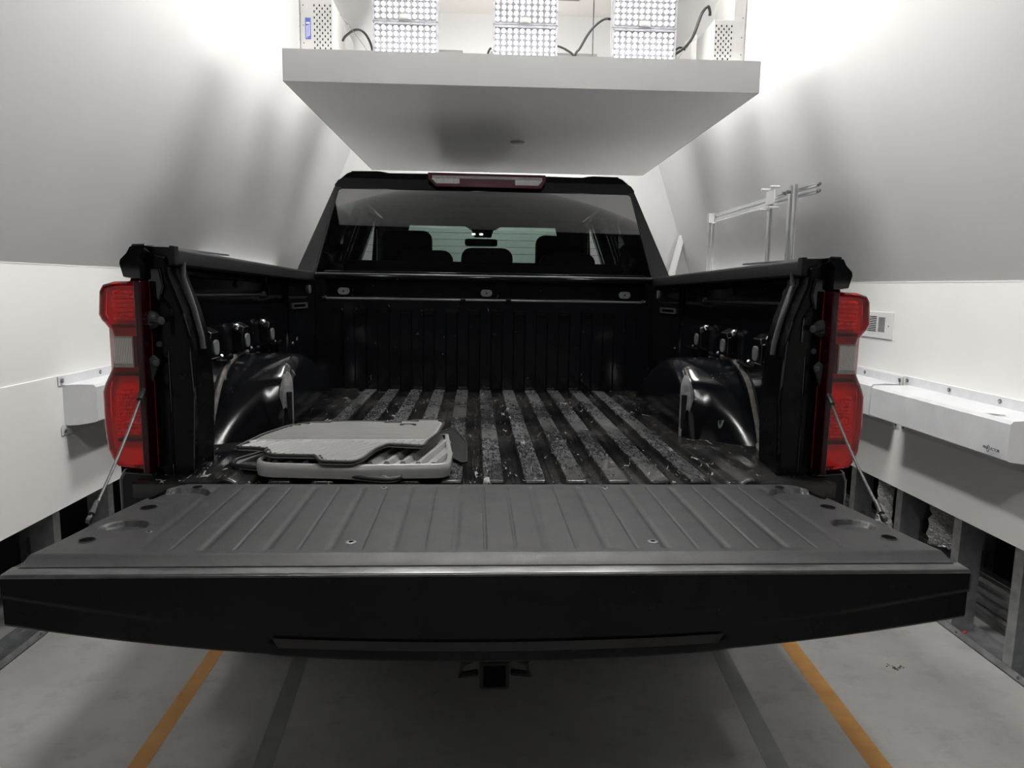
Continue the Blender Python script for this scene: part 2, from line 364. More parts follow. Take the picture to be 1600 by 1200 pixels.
# ------------------------------------------------------------------ stud walls
def track(x0, sgn, label):
    o = thing('floor_track', label, 'metal track', (0, 0, 0))
    w = 0.10 * sgn
    MB().box(*sorted((x0, x0 + w)), Y0, YE, 0.0, 0.004).build('web', 'galv', o)
    MB().box(*sorted((x0, x0 + 0.003 * sgn)), Y0, YE, 0.0, 0.032).build('flange', 'galv', o)
    MB().box(*sorted((x0 + w, x0 + w - 0.003 * sgn)), Y0, YE, 0.0, 0.032).build('flange', 'galv', o)
    for k, y in enumerate((0.45, 0.78, 1.2, 1.6)):
        MB().lathe([(0.006, 0), (0.006, 0.003), (0.003, 0.005)], (x0 - 0.0005 * sgn, y, 0.018), (-sgn, 0, 0), 10).build('screw', 'steel', o, smooth=True)
    return o
tl = track(XL - 0.002, -1, 'galvanised floor track along the left wall')
tr = track(XR + 0.002, 1, 'galvanised floor track along the right wall')
for y in (0.50, 0.80): MB().lathe([(0.008, 0), (0.008, 0.006), (0.003, 0.009)], (XR + 0.05, y, 0.004), (0.1, 0, 1), 8).build('anchor', 'redplastic', tr, smooth=True)
def stud(x0, sgn, y, label, group, depth=0.092, lip=True, z1=1.38, m='galv'):
    o = thing('wall_stud', label, 'stud', (x0, y, 0.004), group)
    q = [(0, 0), (0.045, 0), (0.045, 0.012), (0.042, 0.012), (0.042, 0.003), (0.003, 0.003), (0.003, depth - 0.003), (0.042, depth - 0.003),
         (0.042, depth - 0.012), (0.045, depth - 0.012), (0.045, depth), (0, depth)]   # (y, x) C section
    MB().prism([(sgn * xx, yy) for yy, xx in q], 'z', 0, z1).build('channel', m, o)
    for z in (0.20, 0.62): # oval knock-out in the web, seen as a pale plate
        MB().prism([(sgn * (depth / 2 + a * 1.0), b + z) for a, b in rrect(-0.017, 0.017, -0.04, 0.04, 0.016)], 'y', -0.0012, 0.0).build('knockout', 'steel', o)
    return o
ords = ['nearest the camera', 'second from the camera', 'third from the camera', 'fourth from the camera', 'fifth from the camera', 'sixth from the camera']
for k, y in enumerate((0.49, 0.82, 1.22, 1.62, 2.02)):
    stud(XR + 0.006, 1, y, 'steel stud below the right white wall, ' + ords[k], 'studs along the right wall')
for k, y in enumerate((0.51, 0.91, 1.31, 1.71)):
    stud(XL - 0.006, -1, y, 'steel stud below the left white wall, ' + ords[k], 'studs along the left wall')
for k, y in enumerate((0.58, 0.70, 1.08, 1.5)):
    stud(XR + 0.26, 1, y, 'dim steel stud standing deeper inside the right wall cavity, ' + ords[k], 'inner studs of the right wall', z1=1.3)
for k, y in enumerate((0.8, 1.2)):
    stud(XL - 0.24, -1, y, 'dim steel stud standing deeper inside the left wall cavity, ' + ords[k], 'inner studs of the left wall', z1=1.3)
o = thing('ribbed_sill', 'ribbed dark metal sill behind the right floor track', 'sill', (XR + 0.20, 0.5, 0))
prof = [(0, 0)]
for k in range(4): prof += [(0.0, 0.02 + k * 0.045), (-0.012, 0.03 + k * 0.045), (-0.012, 0.05 + k * 0.045), (0.0, 0.06 + k * 0.045)]
prof += [(0, 0.20), (0.04, 0.20), (0.04, 0)]
MB().prism(prof, 'y', -1.5, 3.0).build('profile', 'steel', o)
def foil(x, y0, y1, z0, z1, label):
    rnd = random.Random(int(y0 * 100))
    nu, nv = 14, 30
    H = [[rnd.uniform(-0.012, 0.012) for _ in range(nu)] for _ in range(nv)]
    f = lambda i, j: (x + H[j][i] + 0.03 * math.cos(PI * (i / (nu - 1) - 0.5) * 1.6), y0 + (y1 - y0) * i / (nu - 1), z0 + (z1 - z0) * j / (nv - 1))
    g = MB().grid(nu, nv, f)
    g.grid(nu, nv, lambda i, j: tuple(Vector(f(i, j)) + Vector((0.05, 0, 0))))
    return tag(g.build('foil_insulation', 'foil', smooth=True, angle=70), label, 'insulation')
foil(XR + 0.03, 1.275, 1.42, 0.006, 0.9, 'crinkled foil insulation bay behind the gate cable in the right wall')
foil(XR + 0.06, 0.88, 1.06, 0.28, 0.9, 'crinkled dark foil bay between nearer studs of the right wall')

# ------------------------------------------------------------------ wall vent
o = thing('wall_register', 'white air register on the right wall beside the tail lamp', 'vent', (XR - 0.001, 1.40, 1.126))
L_ = 0.36; H_ = 0.124
box('face_plate', 'trimw', (-0.005, 0.0, 0, L_, 0, H_), o, bevel=0.0015)
for k in range(6): box('fin', 'steel', (-0.0065, -0.004, 0.062 + k * 0.0095, 0.067 + k * 0.0095, 0.03, 0.10), o)
for k in range(9): box('slot', 'holes', (-0.0058, -0.004, 0.135, 0.33, 0.03 + k * 0.0085, 0.034 + k * 0.0085), o)
MB().lathe([(0.004, 0), (0.003, 0.002)], (-0.005, 0.03, 0.06), (-1, 0, 0), 8).build('screw', 'steel', o)

# ------------------------------------------------------------------ padded vinyl covers on the walls
def cover(name, label, y0, y1, xw, sgn, zt=0.968, zb=0.736, dep=0.165, ft=0.935, fb=0.80, group=None, folds=True, seed=1):
    """xw wall plane, sgn: direction into the room"""
    o = thing(name, label, 'cover', (xw, 0, 0), group)
    rnd = random.Random(seed)
    # flange against the wall
    nu = 40
    def fl(za, zbb):
        return MB().grid(nu, 4, lambda i, j: (sgn * (0.003 + 0.004 * abs(math.sin(i * 0.9 + seed))), y0 + (y1 - y0) * i / (nu - 1), za + (zbb - za) * j / 3))
    f = fl(zt - 0.036, zt); f.add([(0, y0, zt), (0, y1, zt), (sgn * 0.004, y1, zt), (sgn * 0.004, y0, zt)], [(0, 1, 2, 3)])
    f.build('top_flange', 'vinyl', o, smooth=True)
    fl(zb, zb + 0.04).build('bottom_flange', 'vinyl', o, smooth=True)
    # box body: loop in (x,z) swept along y with folds on the face
    ph = [rnd.uniform(0, 6) for _ in range(5)]
    ny = max(30, int((y1 - y0) * 120)); e = 0.03
    ya, yb = y0 + e, y1 - e
    def wr(y, t):   # hanging folds on the front face
        u = (y - ya) / (yb - ya); am = 0.0026 * (0.35 + 0.65 * sstep(0.1, 0.4, u) * (1 - sstep(0.75, 1.0, u)) + 0.2)
        return am * (math.sin(y * 47 + ph[0] + t * 3.0 + 2 * math.sin(y * 9)) * math.sin(y * 17 + ph[1]) + 0.4 * math.sin(y * 83 + ph[2] - t * 2)) * math.sin(PI * min(1, t + 0.12))
    sec = [(0.0, zt - 0.036, 0), (dep * 0.5, (zt - 0.03 + ft) / 2 - 0.002, 0), (dep - 0.01, ft, 0), (dep, ft - 0.01, 0.1), (dep, ft - 0.04, 0.35), (dep, (ft + fb) / 2, 0.55),
           (dep, fb + 0.03, 0.8), (dep, fb + 0.006, 1), (dep - 0.012, fb, 0), (dep * 0.4, fb - 0.012, 0), (0.0, zb + 0.035, 0)]
    rings = []
    for k in range(ny + 1):
        y = ya + (yb - ya) * k / ny
        rings.append([(sgn * (x + (wr(y, t) if t else 0)), y, z + (0.0015 * math.sin(y * 40 + ph[3]) if i == 1 else 0)) for i, (x, z, t) in enumerate(sec)])
    MB().loft(rings).build('box_body', 'vinyl', o, smooth=True, angle=32)
    n = max(2, int(round((y1 - y0) / 0.265)))
    for k in range(n + 1):
        y = y0 + 0.02 + (y1 - y0 - 0.04) * k / n
        for z in ((zt - 0.016,) + ((zb + 0.016,) if k in (0, n) else ())):
            g = MB().lathe([(0.0085, 0.0), (0.0085, 0.003), (0.006, 0.0045), (0.005, 0.003)], (sgn * 0.007, y, z), (sgn, 0, 0), 14).build('grommet', 'steel', o, smooth=True)
            MB().lathe([(0.0035, 0), (0.003, 0.004)], (sgn * 0.008, y, z), (sgn, 0, 0), 10).build('screw_head', 'alu', g)
    return o
cover('wall_cover', 'white vinyl box cover on the left wall beside the tail lamp', 0.985, 2.4, XL + 0.0045, 1, zt=0.968, zb=0.735, dep=0.13, ft=0.935, fb=0.785, seed=3)
c1 = cover('wall_cover', 'long white vinyl box cover on the right wall with printed logo', 0.36, 1.255, XR - 0.0045, -1, zt=0.976, zb=0.735, dep=0.17, ft=0.937, fb=0.802, seed=5)
cover('wall_cover', 'shorter white vinyl box cover half hidden behind the right tail lamp', 1.275, 2.2, XR - 0.0045, -1, zt=0.970, zb=0.735, dep=0.13, ft=0.932, fb=0.785, seed=9)
mw = Matrix.Translation((-0.1775, 0.455, 0.832)) @ Matrix(((0, 0, -1, 0), (-1, 0, 0, 0), (0, 1, 0, 0), (0, 0, 0, 1)))
text_obj('lettering', 'PRO   ECTOR', 0.013, 'ink', mw, c1)
g = MB(); ring = [(-0.1785, 0.4675 + 0.0052 * math.cos(a), 0.832 + (0.010 if math.sin(a) > 0 else 0.013) * math.sin(a)) for a in [2 * PI * k / 20 for k in range(21)]]
g.tube(ring, 0.0009, 6).build('shield_mark', 'ink', c1)
mesh('paper_tag', [(-0.125, 0.545, 0.9495), (-0.155, 0.53, 0.943), (-0.145, 0.48, 0.9455), (-0.115, 0.495, 0.952), (-0.135, 0.513, 0.955)], [(0, 1, 4), (1, 2, 4), (2, 3, 4), (3, 0, 4)], 'trimw', c1)

# ------------------------------------------------------------------ unseen tube lights added beside the cab to lift the panel underside
for x, sg, y0, y1, nm in ((XL, 1, 2.3, 3.8, 'left'), (XR, -1, 2.40, 4.20, 'right')):
    o = thing('added_wall_light', 'unseen tube light added low on the %s wall beside the cab' % nm, 'light', (x, 0, 1.33), 'added tube lights beside the cab')
    MB().loft([[(sg * a, y, z) for a, z in ((0, -0.065), (0, 0.05), (0.03, 0.045), (0.03, -0.06))] for y in (y0, y1)]).build('housing', 'white_metal', o)
    for z in (-0.035, 0.025): MB().tube([(sg * 0.046, y0 + 0.03, z), (sg * 0.046, y1 - 0.03, z)], 0.014, 8).build('tube', 'addedwalltube', o, smooth=True)
    for y in (y0 + 0.005, y1 - 0.025): box('end_cap', 'white_metal', (*sorted((0, sg * 0.062)), y, y + 0.02, -0.06, 0.05), o)

# ------------------------------------------------------------------ leaning trim board in the far corner
V = []
for y in (4.60, 4.64): V += [(1.700, y, 1.815), (1.745, y, 1.822), (1.655, y, 1.40), (1.600, y, 1.40)]
tag(mesh('trim_board', V, [(0, 1, 2, 3), (7, 6, 5, 4), (0, 4, 5, 1), (1, 5, 6, 2), (2, 6, 7, 3), (3, 7, 4, 0)], 'trimw'), 'short white board leaning in the far right corner behind the cab', 'board')

# ------------------------------------------------------------------ aluminium rail frame on the right
def extr(name, p0, p1, w, parent):
    """slotted square extrusion between two points"""
    p0, p1 = Vector(p0), Vector(p1); d = (p1 - p0).normalized()
    a = d.cross(Vector((1, 0, 0))) if abs(d.x) < 0.9 else d.cross(Vector((0, 0, 1))); a.normalize(); b = d.cross(a)
    h = w / 2; s = w * 0.14; q = []
    for (ux, uy) in ((1, 0), (0, 1), (-1, 0), (0, -1)):
        vx, vy = -uy, ux
        for (r, tt) in ((h, -h), (h, -s), (h * 0.45, -s), (h * 0.45, s), (h, s)): q.append((ux * r + vx * tt, uy * r + vy * tt))
    rings = [[p + a * u + b * v for u, v in q] for p in (p0, p1)]
    return MB().loft(rings).build(name, 'alu', parent)
fr = thing('rail_frame', 'bare aluminium extrusion frame standing against the right wall', 'frame', (0, 0, 0))
xf = 1.6
extr('top_rail', (xf, 3.31, 1.861), (xf, 1.72, 1.861), 0.018, fr); extr('top_rail', (xf, 3.31, 1.828), (xf, 1.72, 1.828), 0.018, fr)
extr('post', (xf - 0.035, 3.32, 0.0), (xf - 0.035, 3.32, 1.86), 0.022, fr); extr('post', (xf + 0.0, 3.345, 0.0), (xf + 0.0, 3.345, 1.81), 0.018, fr)
extr('post', (xf - 0.035, 2.22, 0.0), (xf - 0.035, 2.22, 1.90), 0.022, fr)
extr('post', (xf - 0.035, 1.95, 0.0), (xf - 0.035, 1.95, 1.885), 0.022, fr); extr('post', (xf - 0.035, 1.90, 0.0), (xf - 0.035, 1.90, 1.885), 0.018, fr)
box('corner_bracket', 'trimw', (xf - 0.05, xf + 0.01, 3.30, 3.335, 1.812, 1.876), fr, bevel=0.003)
br = box('carriage_plate', 'trimw', (xf - 0.065, xf - 0.055, 2.11, 2.22, 1.81, 1.885), fr, bevel=0.002)
for y in (2.11, 2.24):
    for z in (1.79, 1.90):
        MB().lathe([(0.007, 0), (0.007, 0.05), (0.004, 0.055)], (xf - 0.085, y, z), (1, 0, 0), 12).build('roller', 'trimw', br, smooth=True)
for z in (1.828, 1.861): MB().lathe([(0.008, 0), (0.008, 0.015), (0.004, 0.017)], (xf, 1.72, z), (0, -1, 0), 12).build('end_cap', 'steel', fr, smooth=True)
for y in (1.90, 1.95): MB().lathe([(0.009, 0), (0.009, 0.02)], (xf - 0.062, y, 1.845), (-1, 0, 0), 10).build('bolt', 'steel', fr)
extr('foot_rail', (xf - 0.01, 3.34, 0.018), (xf - 0.01, 1.86, 0.018), 0.022, fr)

# ================================================================== suspended panel + LED lights
PX0, PX1, PY0, PY1, PZ0, PZ1 = -0.869, 1.131, 1.325, 3.62, 2.172, 2.303
pn = thing('suspended_panel', 'large white box panel hanging above the cab', 'panel', (0.131, 2.44, PZ0))
box('panel_body', 'panelw', (PX0 - 0.131, PX1 - 0.131, PY0 - 2.44, PY1 - 2.44, 0, PZ1 - PZ0), pn, bevel=0.003)
MB().lathe([(0.042, 0.0), (0.042, -0.004), (0.036, -0.008)], (0.02, 0.02, 0.0), (0, 0, 1), 24).build('cover_disc', 'white_metal', pn, smooth=True)
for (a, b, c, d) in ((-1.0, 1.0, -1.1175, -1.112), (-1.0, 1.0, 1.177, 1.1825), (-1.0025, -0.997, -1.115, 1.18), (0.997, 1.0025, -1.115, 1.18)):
    box('darkened_edge', 'edgedark', (a, b, c, d, 0.001, PZ1 - PZ0 - 0.001), pn)  # sides of the panel, greyed against the strong light they catch
for x, y, nm in ((-0.40, 1.72, 'behind the left light column'), (0.66, 1.72, 'behind the right light column'), (-0.40, 3.10, 'at the far left of the panel'), (0.66, 3.10, 'at the far right of the panel')):
    tag(MB().tube([(x, y, PZ1), (x, y, TOP)], 0.004, 6).build('hanger_rod', 'steel'), 'thin steel rod holding up the panel ' + nm, 'rod', 'hanger rods')
MWID, MH = 0.285, 0.172
# shared module meshes (local: x across, z up, light goes to -y)
def module_meshes():
    f = MB(); f.box(-MWID / 2, MWID / 2, 0.0, 0.02, 0, MH - 0.002)
    for (a, b, c, d) in ((-MWID / 2, MWID / 2, 0, 0.007), (-MWID / 2, MWID / 2, MH - 0.012, MH - 0.002), (-MWID / 2, -MWID / 2 + 0.010, 0, MH - 0.002), (MWID / 2 - 0.010, MWID / 2, 0, MH - 0.002)):
        f.box(a, b, -0.006, 0.0, c, d)
    plate = mesh('plate', f.V, f.F, 'ledplate').data
    g = MB()
    for i in range(10):
        for j in range(6):
            if j == 0 and i in (4, 5): continue
            x = -0.122 + i * 0.0271; z = 0.021 + j * 0.0248
            g.lathe([(0.0108, 0.0), (0.0105, 0.007), (0.0075, 0.0115)], (x, 0.0, z), (0, -1, 0), 8)
    dom = {}
    for k_ in ('rear', 'side', 'front'):
        d_ = mesh('dom', g.V, g.F, 'led_' + k_, smooth=True, angle=60).data; d_.materials.append(M['lensbody']); dom[k_] = d_
        for i_, f_ in enumerate(d_.polygons): f_.material_index = 0 if f_.center.y < -0.0105 else 1
    s = MB()
    for k in range(6):
        x = -MWID / 2 + 0.006 + k * (MWID - 0.012) / 5
        for z in (0.0035, MH - 0.006): s.lathe([(0.0022, 0), (0.0018, 0.002)], (x, -0.006, z), (0, -1, 0), 6)
    for z in (0.06, 0.115):
        for x in (-MWID / 2 + 0.005, MWID / 2 - 0.005): s.lathe([(0.0022, 0), (0.0018, 0.002)], (x, -0.006, z), (0, -1, 0), 6)
    scr = mesh('scr', s.V, s.F, 'steel').data
    l = MB(); l.box(-0.024, 0.024, -0.010, 0.0, 0.008, 0.030); l.box(-0.017, 0.017, -0.014, -0.010, 0.012, 0.026)
    lat = mesh('lat', l.V, l.F, 'white_metal').data
    c = MB()
    for k in range(6): c.box(-0.024 + k * 0.0085, -0.020 + k * 0.0085, -0.0005, 0.0, 0.0945 + (k % 2) * 0.002, 0.0995 + (k % 2) * 0.002)
    chp = mesh('chp', c.V, c.F, 'steel').data
    for o in [o for o in COL.objects if o.name.split('.')[0] in ('plate', 'dom', 'scr', 'lat', 'chp') and o.parent is None]: bpy.data.objects.remove(o)
    return plate, dom, scr, lat, chp
MODS = module_meshes()
def put(name, data, parent, loc=(0, 0, 0), kind=None):
    o = bpy.data.objects.new(name, data); link(o, parent); o.location = loc
    if kind: o['kind'] = kind
    return o
def driver_box(parent, w, y0, y1, h, z0=0.0, x0=0.0):
    b = box('driver_box', 'white_metal', (x0, x0 + w, y0, y1, z0, z0 + h), parent, bevel=0.003)
    return b
def led_unit(loc, rz, n, label, group, kind, driver=True):
    o = thing('led_light', label, 'light', loc, group, rz)
    for k in range(n):
        z = 0.004 + k * MH
        p = put('module_plate', MODS[0], o, (0, 0, z))
        put('lens_array', MODS[1][kind], p, kind='stuff'); put('screw_row', MODS[2], p, kind='stuff'); put('latch', MODS[3], p); put('chip_row', MODS[4], p, kind='stuff')
    # back tray and foot
    MB().box(-MWID / 2, MWID / 2, 0.02, 0.05, 0, n * MH + 0.01).build('back_tray', 'white_metal', o, bevel=0.003)
    MB().box(-0.12, 0.12, 0.05, 0.16, 0.0, 0.006).build('foot', 'white_metal', o)
    if driver: driver_box(o, 0.2, 0.05, 0.13, n * MH * 0.7, 0.02, -0.1)
    return o
PT = PZ1 + 0.0
for x, nm in ((-0.383, 'left'), (0.141, 'middle'), (0.667, 'right')):
    led_unit((x, 1.50, PT), 0, 3, 'bright LED light column facing the tailgate, %s one of three' % nm, 'light columns facing the tailgate', 'rear')
for x, nm in ((-0.35, 'left'), (0.131, 'middle'), (0.612, 'right')):
    led_unit((x, 3.59, PT), PI, 4, 'LED light column on the panel facing the far end wall, %s one of three' % nm, 'light columns facing the far wall', 'front')
def side_unit(sgn, y, label, group, visible):
    """LED unit facing the side wall with a perforated driver box on its back"""
    x = PX0 + 0.055 if sgn < 0 else PX1 - 0.045
    o = led_unit((x, y + MWID / 2 + 0.03, PT), PI / 2 * (-1 if sgn < 0 else 1), 2, label, group, 'side', driver=False)
    # in unit space: -y is the light side; +y is the inside of the panel; x runs along world y
    # face towards the tailgate is at local x = +MWID/2 (sgn<0) or -MWID/2 (sgn>0)
    s = -1 if sgn < 0 else 1
    xe = -MWID / 2 * s - 0.006 * s
    rot = o
    h = 0.19 if sgn > 0 else 0.225
    zz = 0.01
    a, b = sorted((xe, xe + s * 0.26))
    dbx = MB().box(a, b, 0.048, 0.135, zz, h).build('driver_box', 'white_metal', rot, bevel=0.002)
    MB().box(*sorted((xe, xe + s * 0.004)), 0.0, 0.05, zz, (0.275 if sgn > 0 else 0.33)).build('end_plate', 'white_metal', rot)
    # perforation: staggered slots on the face towards the tailgate
    g = MB()
    for i in range(7):
        nj = 8 if i % 2 == 0 else 7
        for j in range(nj):
            yy = 0.058 + i * 0.0112; z = h - 0.025 - j * 0.0245 - (0.0122 if i % 2 else 0)
            if z < zz + 0.008: continue
            g.prism([(yy + 0.0027 * math.cos(2 * PI * k / 8), z + 0.0052 * math.sin(2 * PI * k / 8)) for k in range(8)], 'x', xe - s * 0.0008, xe + s * 0.001)
    pf = g.build('perforation', 'holes', dbx); pf['kind'] = 'stuff'
    for z in (0.05, 0.12, 0.20): MB().lathe([(0.003, 0), (0.002, 0.002)], (xe, 0.012, z), (-s, 0, 0), 8).build('screw', 'steel', rot)
    return o, xe, s, dbx
lefts = []
for k, y in enumerate((1.385, 2.05, 2.75)):
    lefts.append(side_unit(-1, y, 'LED light facing the left wall with perforated box, ' + ords[k], 'lights facing the left wall', k < 2))
rights = []
for k, y in enumerate((1.385, 2.05, 2.75)):
    rights.append(side_unit(1, y, 'LED light facing the right wall with perforated box, ' + ords[k], 'lights facing the right wall', k < 2))
lu, xe, s, dbx = lefts[0]
lb = MB().box(*sorted((xe - s * 0.0012, xe)), 0.020, 0.043, 0.065, 0.150).build('label_plate', 'bluelabel', lu); lb['label'] = 'blue printed label'
for k in range(3): MB().box(*sorted((xe - s * 0.0018, xe - s * 0.0011)), 0.024 + k * 0.006, 0.0265 + k * 0.006, 0.070 + 0.004 * k, 0.118 + 0.003 * k).build('print_bar', 'whiteprint', lb)
MB().box(*sorted((xe - s * 0.0018, xe - s * 0.0011)), 0.024, 0.039, 0.126, 0.144 - 0.012).build('print_bar', 'whiteprint', lb)
def cable(name, pts, r, m, label, cat='cable'):
    return tag(MB().tube(catmull(pts), r, 8).build(name, m, smooth=True), label, cat)
cable('power_cable', [(-0.670, 1.57, 2.415), (-0.655, 1.56, 2.432), (-0.612, 1.55, 2.456), (-0.574, 1.55, 2.449), (-0.543, 1.55, 2.40), (-0.53, 1.58, 2.33)], 0.0055, 'blackrub', 'black cable arching beside the left light column')
cable('power_cable', [(-0.04, 1.60, 2.32), (-0.02, 1.56, 2.382), (-0.008, 1.55, 2.396)], 0.005, 'blackrub', 'black cable end showing at the left of the middle light column')
cable('power_cable', [(0.27, 1.57, 2.415), (0.292, 1.55, 2.412), (0.33, 1.55, 2.397), (0.362, 1.55, 2.372), (0.37, 1.56, 2.32)], 0.005, 'blackrub', 'black cable drooping from the right side of the middle light column')
cable('power_cable', [(0.36, 1.57, 2.33), (0.372, 1.55, 2.382), (0.390, 1.55, 2.405), (0.423, 1.55, 2.462), (0.456, 1.55, 2.503), (0.498, 1.55, 2.532), (0.54, 1.58, 2.54)], 0.0055, 'blackrub', 'black cable climbing into the back of the right light column')
cable('power_cable', [(0.80, 1.56, 2.385), (0.825, 1.55, 2.394), (0.862, 1.55, 2.42), (0.895, 1.55, 2.46), (0.915, 1.55, 2.51), (0.935, 1.55, 2.568), (0.960, 1.55, 2.598), (0.972, 1.555, 2.580), (0.974, 1.56, 2.562)], 0.0065, 'blackrub', 'black cable looping over the right perforated box')
cable('power_cable', [(0.81, 1.60, 2.40), (0.826, 1.58, 2.415), (0.85, 1.58, 2.43), (0.875, 1.58, 2.42)], 0.005, 'blackrub', 'short black cable beside the right light column')
def wire(label, pts, loop):
    o = thing('wire_tether', label, 'wire', (0, 0, 0)); MB().tube(pts, 0.0012, 6).build('strand', 'steel', o)
    c = Vector(loop); d = (Vector(pts[-1]) - Vector(pts[0])).normalized()
    MB().tube([c + d * 0.022 * math.cos(a) + Vector((0, 0.2, 1)).cross(d).normalized() * 0.007 * math.sin(a) for a in [2 * PI * k / 16 for k in range(17)]], 0.0014, 6).build('eye_loop', 'steel', o); return o
wire('steel wire tether running down beside the left perforated box', [(-0.673, 1.52, 2.51), (-0.655, 1.52, 2.49), (-0.635, 1.52, 2.468), (-0.59, 1.52, 2.410), (-0.54, 1.53, 2.345)], (-0.640, 1.52, 2.474))
wire('steel wire tether running down beside the right perforated box', [(0.94, 1.64, 2.49), (0.90, 1.62, 2.46), (0.85, 1.60, 2.39), (0.835, 1.60, 2.31)], (0.90, 1.62, 2.455))
# TRUCKPART
# ================================================================== PICKUP TRUCK (local: x right, y forward, z up; y=0 at the tail lamps)
T = thing('pickup_truck', 'black crew cab pickup truck with its tailgate lowered', 'pickup truck', (0.008, 0, 0), rz=math.radians(1.0))
def P(name, m, mb, parent=None, label=None, **kw):
    o = mb.build(name, m, parent or T, **kw)
    if label: o['label'] = label
    return o
def rz_(y): return -0.0206 * y          # bed rails fall slightly towards the cab

# ------------------------------------------------------------------ bed floor
CREST = [k * 0.108 for k in range(-5, 6)]
def floor_z(x, y):
    ax = abs(x); z = 0.830
    f = sstep(1.585, 1.555, y)
    for c in CREST:
        d = abs(x - c)
        if d < 0.040: z = max(z, 0.830 + 0.021 * f * (1 - sstep(0.024, 0.036, d)))
    if ax > 0.600: z = max(z, 0.830 + 0.016 * sstep(0.60, 0.615, ax))
    return z
xs = set([-0.90, 0.90])
for c in CREST:
    for d in (0.0, 0.012, 0.022, 0.025, 0.028, 0.031, 0.034, 0.037, 0.040, 0.046): xs |= {round(c + d, 4), round(c - d, 4)}
for k in range(0, 31): xs |= {round(0.60 + k * 0.01, 4), round(-0.60 - k * 0.01, 4)}
for d in (0.602, 0.606, 0.61, 0.615): xs |= {d, -d}
xs = sorted(xs)
ys = [-0.0295] + [i * 0.04 for i in range(0, 38)] + [1.52, 1.54, 1.555, 1.562, 1.57, 1.578, 1.585, 1.60, 1.63]
ys = sorted(set(round(y, 4) for y in ys))
def pad(x, y):
    """pressed pads beside the tailgate opening"""
    ax = abs(x); h = 0
    for (x0, x1, y0, y1) in ((0.655, 0.70, 0.0, 0.36), (0.735, 0.79, 0.10, 0.26)):
        e = 0.008
        h = max(h, 0.010 * sstep(x0, x0 + e, ax) * (1 - sstep(x1 - e, x1, ax)) * sstep(y0 - 0.05, y0, y) * (1 - sstep(y1, y1 + 0.04, y)))
    return h
V = []; F = []; wear = []
rows = [(-0.036, -0.040), (-0.036, -0.008), (-0.0355, -0.0055), (-0.0345, -0.0035), (-0.033, -0.0018), (-0.0315, -0.0006)]   # folded rear lip: (y, dz)
allrows = [(y, dz) for y, dz in rows] + [(y, 0.0) for y in ys]
for y, dz in allrows:
    for x in xs:
        V.append((x, y, floor_z(x, max(y, 0)) + pad(x, max(y, 0)) + dz))
        w = 0.0
        for c in CREST:
            if abs(x - c) < 0.0255: w = 1.0
        wear.append(w if 0 <= y < 1.57 else 0.0)
n = len(xs)
for j in range(len(allrows) - 1):
    for i in range(n - 1): F.append((j * n + i, j * n + i + 1, (j + 1) * n + i + 1, (j + 1) * n + i))
bf = mesh('bed_floor', V, F, 'bedfloor', T, smooth=True, angle=50)
at = bf.data.attributes.new('wear', 'FLOAT', 'POINT'); at.data.foreach_set('value', wear)
# narrow stiffening beads pressed into the valleys
for k in range(-5, 5):
    x = (k + 0.5) * 0.108
    P('valley_bead', 'bedfloor', MB().tube([(x, 0.01, 0.829), (x, 0.05, 0.831), (x, 1.5, 0.831), (x, 1.56, 0.829)], 0.006, 6, rz=0.003), bf, smooth=True)
P('cross_sill', 'paint2', MB().box(-0.88, 0.88, -0.02, 1.62, 0.60, 0.79))

# ------------------------------------------------------------------ bulkhead
BY = 1.60
def bulk(i, j, xs, zs):
    x, z = xs[i], zs[j]; ax = abs(x); y = BY
    if z > 1.276 and ax < 0.765: y += 0.030 * sstep(1.276, 1.284, z) * (1 - sstep(0.752, 0.765, ax))      # recessed upper band
    if z > 1.355: y -= 0.030 * sstep(1.357, 1.364, z) * (1 - sstep(0.752, 0.765, ax))
    # vertical ribs
    if z < 1.235 and ax < 0.74:
        u = (x / 0.108 + 0.5) % 1.0; d = abs(u - 0.5) * 0.108
        top = 1.225; f = (1 - sstep(top - 0.015, top, z))
        y += 0.013 * f * sstep(0.024, 0.030, d)
    for nx in (-0.107, 0.107):
        if abs(x - nx) < 0.012 and 1.262 < z < 1.31: y -= 0.012
    return (x, y, z)
bx = set([-0.80, 0.80])
for k in range(-7, 8):
    for d in (0.0, 0.02, 0.024, 0.026, 0.028, 0.030, 0.034, 0.054): bx |= {round(k * 0.108 + d, 4), round(k * 0.108 - d, 4)}
for nx in (-0.107, 0.107): bx |= {nx - 0.013, nx - 0.0115, nx + 0.0115, nx + 0.013}
for d in (0.74, 0.752, 0.756, 0.76, 0.765): bx |= {d, -d}
bx = sorted(v for v in bx if abs(v) <= 0.8)
bz = sorted(set([0.83, 0.865, 0.87, 0.875, 0.88, 0.885, 0.95, 1.02, 1.10, 1.17, 1.205, 1.210, 1.214, 1.218, 1.222, 1.225, 1.235, 1.255, 1.2615, 1.2625, 1.27, 1.276, 1.278, 1.280, 1.282, 1.284, 1.295, 1.3095, 1.3105, 1.33, 1.35, 1.357, 1.3595, 1.362, 1.364, 1.370, 1.376]))
bh = MB().grid(len(bx), len(bz), lambda i, j: bulk(i, j, bx, bz))
bh = P('bulkhead', 'bedwall', bh, smooth=True, angle=50)
P('rail_bead', 'bead', MB().tube([(-0.795, BY - 0.002, 1.3885), (0.795, BY - 0.002, 1.3885)], 0.005, 10), bh, smooth=True)
P('top_rail', 'paint', MB().prism([(BY - 0.004, 1.372), (BY + 0.10, 1.372), (BY + 0.10, 1.392), (BY + 0.004, 1.392), (BY - 0.003, 1.388), (BY - 0.006, 1.380)], 'x', -0.80, 0.80), bh, bevel=0.003, seg=3)
